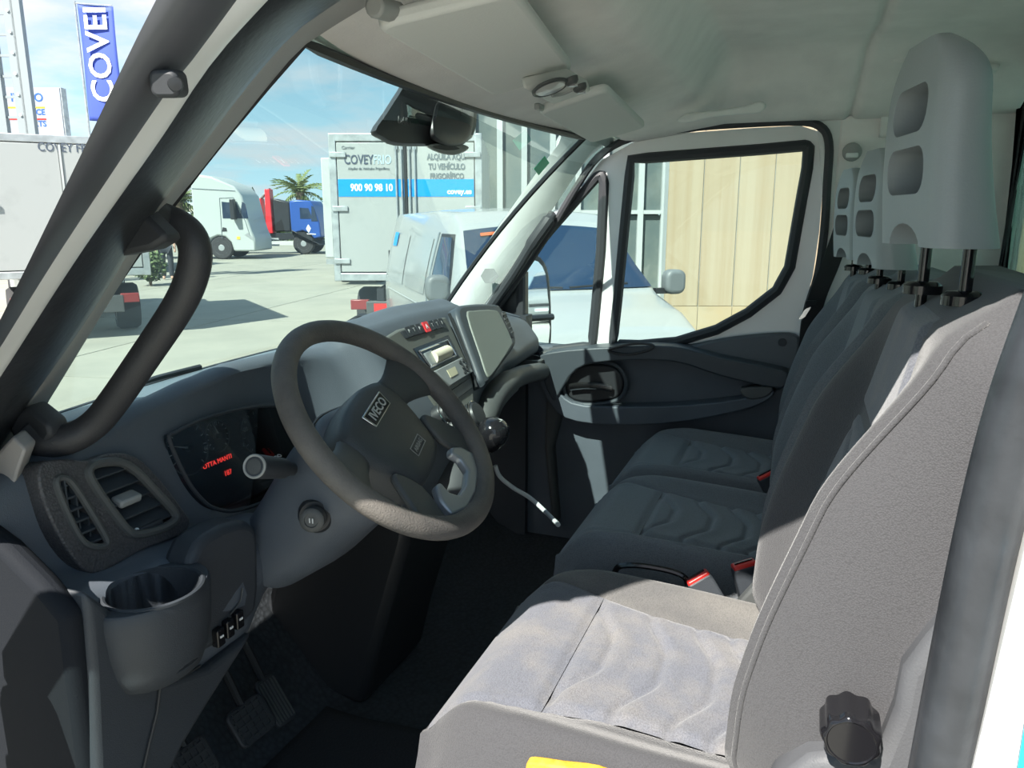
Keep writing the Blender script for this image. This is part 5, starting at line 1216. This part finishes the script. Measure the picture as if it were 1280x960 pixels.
# person
c = yard(203, 23.0)
P_ = thing('person', 'person in a teal shirt and dark trousers standing in the yard', 'person', c, local=True, rz=YAW+0.4)
def skin_mesh(name, verts, edges, radii, m, parent, rootv=0):
    me = bpy.data.meshes.new(name); me.from_pydata(verts, edges, []); o = bpy.data.objects.new(name, me); col.objects.link(o)
    md = o.modifiers.new('skin', 'SKIN'); md.use_smooth_shade = True
    for i, r in enumerate(radii):
        sv = me.skin_vertices[0].data[i]; sv.radius = (r, r) if not isinstance(r, tuple) else r; sv.use_root = (i == rootv)
    s2 = o.modifiers.new('subdivision', 'SUBSURF'); s2.levels = 2; s2.render_levels = 2
    dg = bpy.context.evaluated_depsgraph_get(); nm = bpy.data.meshes.new_from_object(o.evaluated_get(dg)); o.modifiers.clear(); o.data = nm; bpy.data.meshes.remove(me)
    nm.name = name; nm.materials.clear(); nm.materials.append(m)
    for p_ in nm.polygons: p_.use_smooth = True
    return hang(o, parent)
vb = [(0, 0, .95), (0, 0, 1.2), (0, 0, 1.42), (0, 0, 1.52), (0, -.02, 1.62), (0, -.02, 1.74),
      (.10, 0, .90), (.11, -.02, .50), (.11, .02, .10), (.11, -.12, .04), (-.10, 0, .90), (-.11, .04, .50), (-.11, .05, .10), (-.11, -.09, .04),
      (.19, 0, 1.40), (.24, .02, 1.13), (.25, -.08, .90), (.25, -.12, .80), (-.19, 0, 1.40), (-.24, .02, 1.13), (-.25, -.08, .90), (-.25, -.12, .80)]
eb = [(0, 1), (1, 2), (2, 3), (3, 4), (4, 5), (0, 6), (6, 7), (7, 8), (8, 9), (0, 10), (10, 11), (11, 12), (12, 13), (2, 14), (14, 15), (15, 16), (16, 17), (2, 18), (18, 19), (19, 20), (20, 21)]
rb = [.13, .13, .14, .055, .085, .075, .085, .065, .045, .04, .085, .065, .045, .04, .06, .048, .036, .035, .06, .048, .036, .035]
skin_mesh('body', vb, eb, rb, mat('skin tone', (.42, .26, .19), .6), P_)
skin_mesh('shirt', [(0, 0, .95), (0, 0, 1.2), (0, 0, 1.43), (.19, 0, 1.40), (.225, .012, 1.22), (-.19, 0, 1.40), (-.225, .012, 1.22)], [(0, 1), (1, 2), (2, 3), (3, 4), (2, 5), (5, 6)], [.15, .15, .155, .08, .07, .08, .07], mat('teal shirt', (.01, .30, .24), .8), P_)
skin_mesh('trousers', [(0, 0, .96), (.10, 0, .90), (.11, -.02, .50), (.11, .02, .08), (-.10, 0, .90), (-.11, .04, .50), (-.11, .05, .08)], [(0, 1), (1, 2), (2, 3), (0, 4), (4, 5), (5, 6)], [.145, .10, .085, .075, .10, .085, .075], mat('dark trousers', (.03, .035, .045), .9), P_)
hairm = mat('hair dark', (.03, .022, .018), .7); MB().lathe(V((0, .0, 1.72)), (0, .15, 1), [(-.06, .088), (0, .094), (.05, .078), (.085, .04), (.09, .001)], 16).build('hair', hairm, P_)

# ---- palms, cypress, hedge
frm = mat('palm frond', (0.13, 0.17, 0.055), 0.7, var=0.35, vscale=3); deadf = mat('dry frond', (0.36, 0.27, 0.13), 0.8, var=0.2)
def palm(px, d, H, R, label):
    T = thing('palm_tree', label, 'palm', yard(px, d), 'palm trees beyond the yard', local=True)
    MB().tube([V((0, 0, 0)), V((.1, 0, H*.5)), V((0, 0, H))], [.28, .24, .26], 10).build('trunk', barkm, T)
    fm = None
    for k in range(34):
        if fm is None:
            b = MB()
            for i in range(9):
                f = i/8; cx = R*f; z = R*(.35*f-.75*f*f)
                for s in (-1, 1):
                    b.add([(cx, 0, z), (cx+.12*R, 0, z-.02), (cx+.22*R, s*.26*R*(1-.5*f), z-.16*R)], [(0, 1, 2)])
            o = b.build('frond', frm, T, sharp=0); fm = o
        else: o = fm.copy(); col.objects.link(o); o.parent = T
        o.location = (0, 0, H); o.rotation_euler = (0, radians(random.uniform(-75, 50)), random.uniform(0, 2*pi)); o.scale = [random.uniform(.8, 1.1)]*3
palm(376, 50, 3.3, 1.45, 'bushy palm tree above the blue truck cab')
palm(226, 52, 2.8, 1.5, 'palm tree at the left, half hidden by the near pillar')
T = thing('cypress_tree', 'thin dark cypress between the two distant trucks', 'tree', yard(318, 60), local=True)
b = MB(); b.lathe((0, 0, 1), (0, 0, 1), [(0, .5), (1, .55), (2.2, .35), (3.0, .02)], 10); b.build('crown', mat('cypress green', (.035, .06, .04), .9, var=.4, vscale=2), T); MB().tube([V((0, 0, 0)), V((0, 0, 1.2))], .1, 6).build('trunk', barkm, T)
for px, d, w_, h_, lb in ((215, 56, 9, 2.2, 'low green hedge behind the white tractor truck'), (345, 62, 14, 1.9, 'distant green hedge behind the crane truck')):
    T = thing('hedge', lb, 'hedge', yard(px, d), local=True, rz=YAW)
    b = MB()
    for k in range(2600):
        p_ = V((random.uniform(-w_/2, w_/2), random.uniform(-.5, .5), random.uniform(0, h_)*random.uniform(.6, 1))); u = V((random.gauss(0, 1), random.gauss(0, 1), random.gauss(0, 1))).normalized(); q_ = u.orthogonal().normalized()
        b.add([p_-u*.2, p_-q_*.1, p_+u*.2, p_+q_*.1], [(0, 1, 2, 3)])
    b.build('foliage', leafm, T, sharp=0); MB().box((0, 0, h_*.35), (w_*.96, .5, h_*.7)).build('core', mat('hedge inside', (.03, .045, .02), .9), T)
T = thing('low_warehouse', 'low beige warehouse wall far behind the trucks', 'building', yard(330, 75), local=True, rz=YAW)
MB().box((0, 3, 1.4), (46, 6, 2.8)).build('wall', mat('warehouse beige', (.50, .45, .36), .8), T); MB().box((0, 3, 2.95), (46.4, 6.4, .3)).build('roof_edge', mull, T)
hill = MB().grid(lambda u, v: yard(-500+2000*u, 160+60*v)+V((0, 0, (5+3*sin(9*u)+2.5*sin(23*u+1))*sin(pi*min(1, v*2)/2))), 60, 4)
struct(hill, 'wall_hills', mat('far hills', (.16, .20, .20), .95), 'low dark hills on the horizon', 'hills', sharp=0)

# ---- sign pylon, lattice post, banner
signw = mat('sign pale', (.32, .36, .41), .5); sblue = mat('sign lettering blue', (.02, .10, .42), .5); yel = mat('sign yellow', (.85, .60, .02), .5)
D = 27.0
T = thing('dealer_sign', 'pale dealer sign with blue lettering and yellow and red lines', 'sign', yard(55, D, py=140), local=True, rz=YAW)
m_ = D*cos(PITCH)/FPX; zr = lambda py, d: (hp_(60, py, d).z-GZ)
def sx(px): return (side(px, 140)-side(55, 140))*D
z1_, z0_ = zr(110, D), zr(172, D)
MB().box((sx(40), 0, (z1_+z0_)/2), (sx(80)-sx(0), .25, z1_-z0_)).build('panel', signw, T, bevel=.01)
MB().box((sx(40), 0, z0_-1.2), (sx(80)-sx(0), .25, 2.2)).build('lower_panel', signw, T, bevel=.01)
for px in (74, 80): MB().box((sx(px), .05, z1_/2), (.08, .3, z1_)).build('post', steel, T)
for s_, py, h_ in (('IVECO', 123, .30), ('SERVICE', 141, .20), ('PARTS', 155.5, .20), ('IVECO', 178, .30)):
    text(s_, h_*1.25, sblue, T, (sx(59), -.13, zr(py, D)), (1, 0, 0), (0, 0, 1), depth=.004, align='RIGHT', bold=.006)
for py, mm in ((135, yel), (149.5, red)): MB().box((sx(36), -.13, zr(py, D)), (sx(59)-sx(12), .01, .05)).build('line', mm, T)
D2 = 21.0; mast_m = mat('mast steel', (0.24, 0.275, 0.29), 0.5)
def lx(px): return (side(px, 90)-side(10, 90))*D2
T = thing('lattice_mast', 'galvanised lattice mast at the upper left corner', 'mast', yard(10, D2, py=90), local=True, rz=YAW)
for px in (-4, 22, 31): MB().box((lx(px), 0 if px != 30 else .25, 3.5), (.24, .16, 7.5)).build('upright', mast_m, T)
for k in range(15):
    for px in (22, 31): MB().lathe(V((lx(px), -0.09 if px == 22 else 0.16, .4+.5*k)), (0, -1, 0), [(0, .04), (.03, .035), (.031, .001)], 8).build('bolt', wtext, T)
for k in range(14): MB().box((lx(3), 0, .35+.5*k), (lx(18)-lx(-12), .05, .06)).build('rung', mast_m, T)
D3 = 22.0
T = thing('banner_flag', 'tall blue banner with white vertical lettering on a pole', 'banner', yard(101, D3, py=65), local=True, rz=YAW)
def bx_(px): return (side(px, 65)-side(101, 65))*D3
zt_, zb_ = zr(4, D3), zr(150, D3)
MB().tube([V((0, 0, 0)), V((-.02, 0, zt_+.05))], .03, 8).build('pole', steel, T)
MB().tube([V((0, 0, zt_)), V((bx_(146), 0, zt_-.05))], .015, 6).build('cross_bar', steel, T)
MB().grid(lambda u, v: V((bx_(103)+(bx_(147)-bx_(103))*u, .03*sin(5*v+3*u), zt_-.02-.06*u-(zt_-zb_)*v)), 10, 24).build('cloth', mat('banner blue', (.05, .09, .42), .7), T, solid=.004, sharp=0)
text('COVEI', .84, wtext, T, (bx_(126), -.05, (zr(20, D3)+zr(117, D3))/2), (0, 0, 1), (-1, 0, 0), depth=.004, bold=.012)
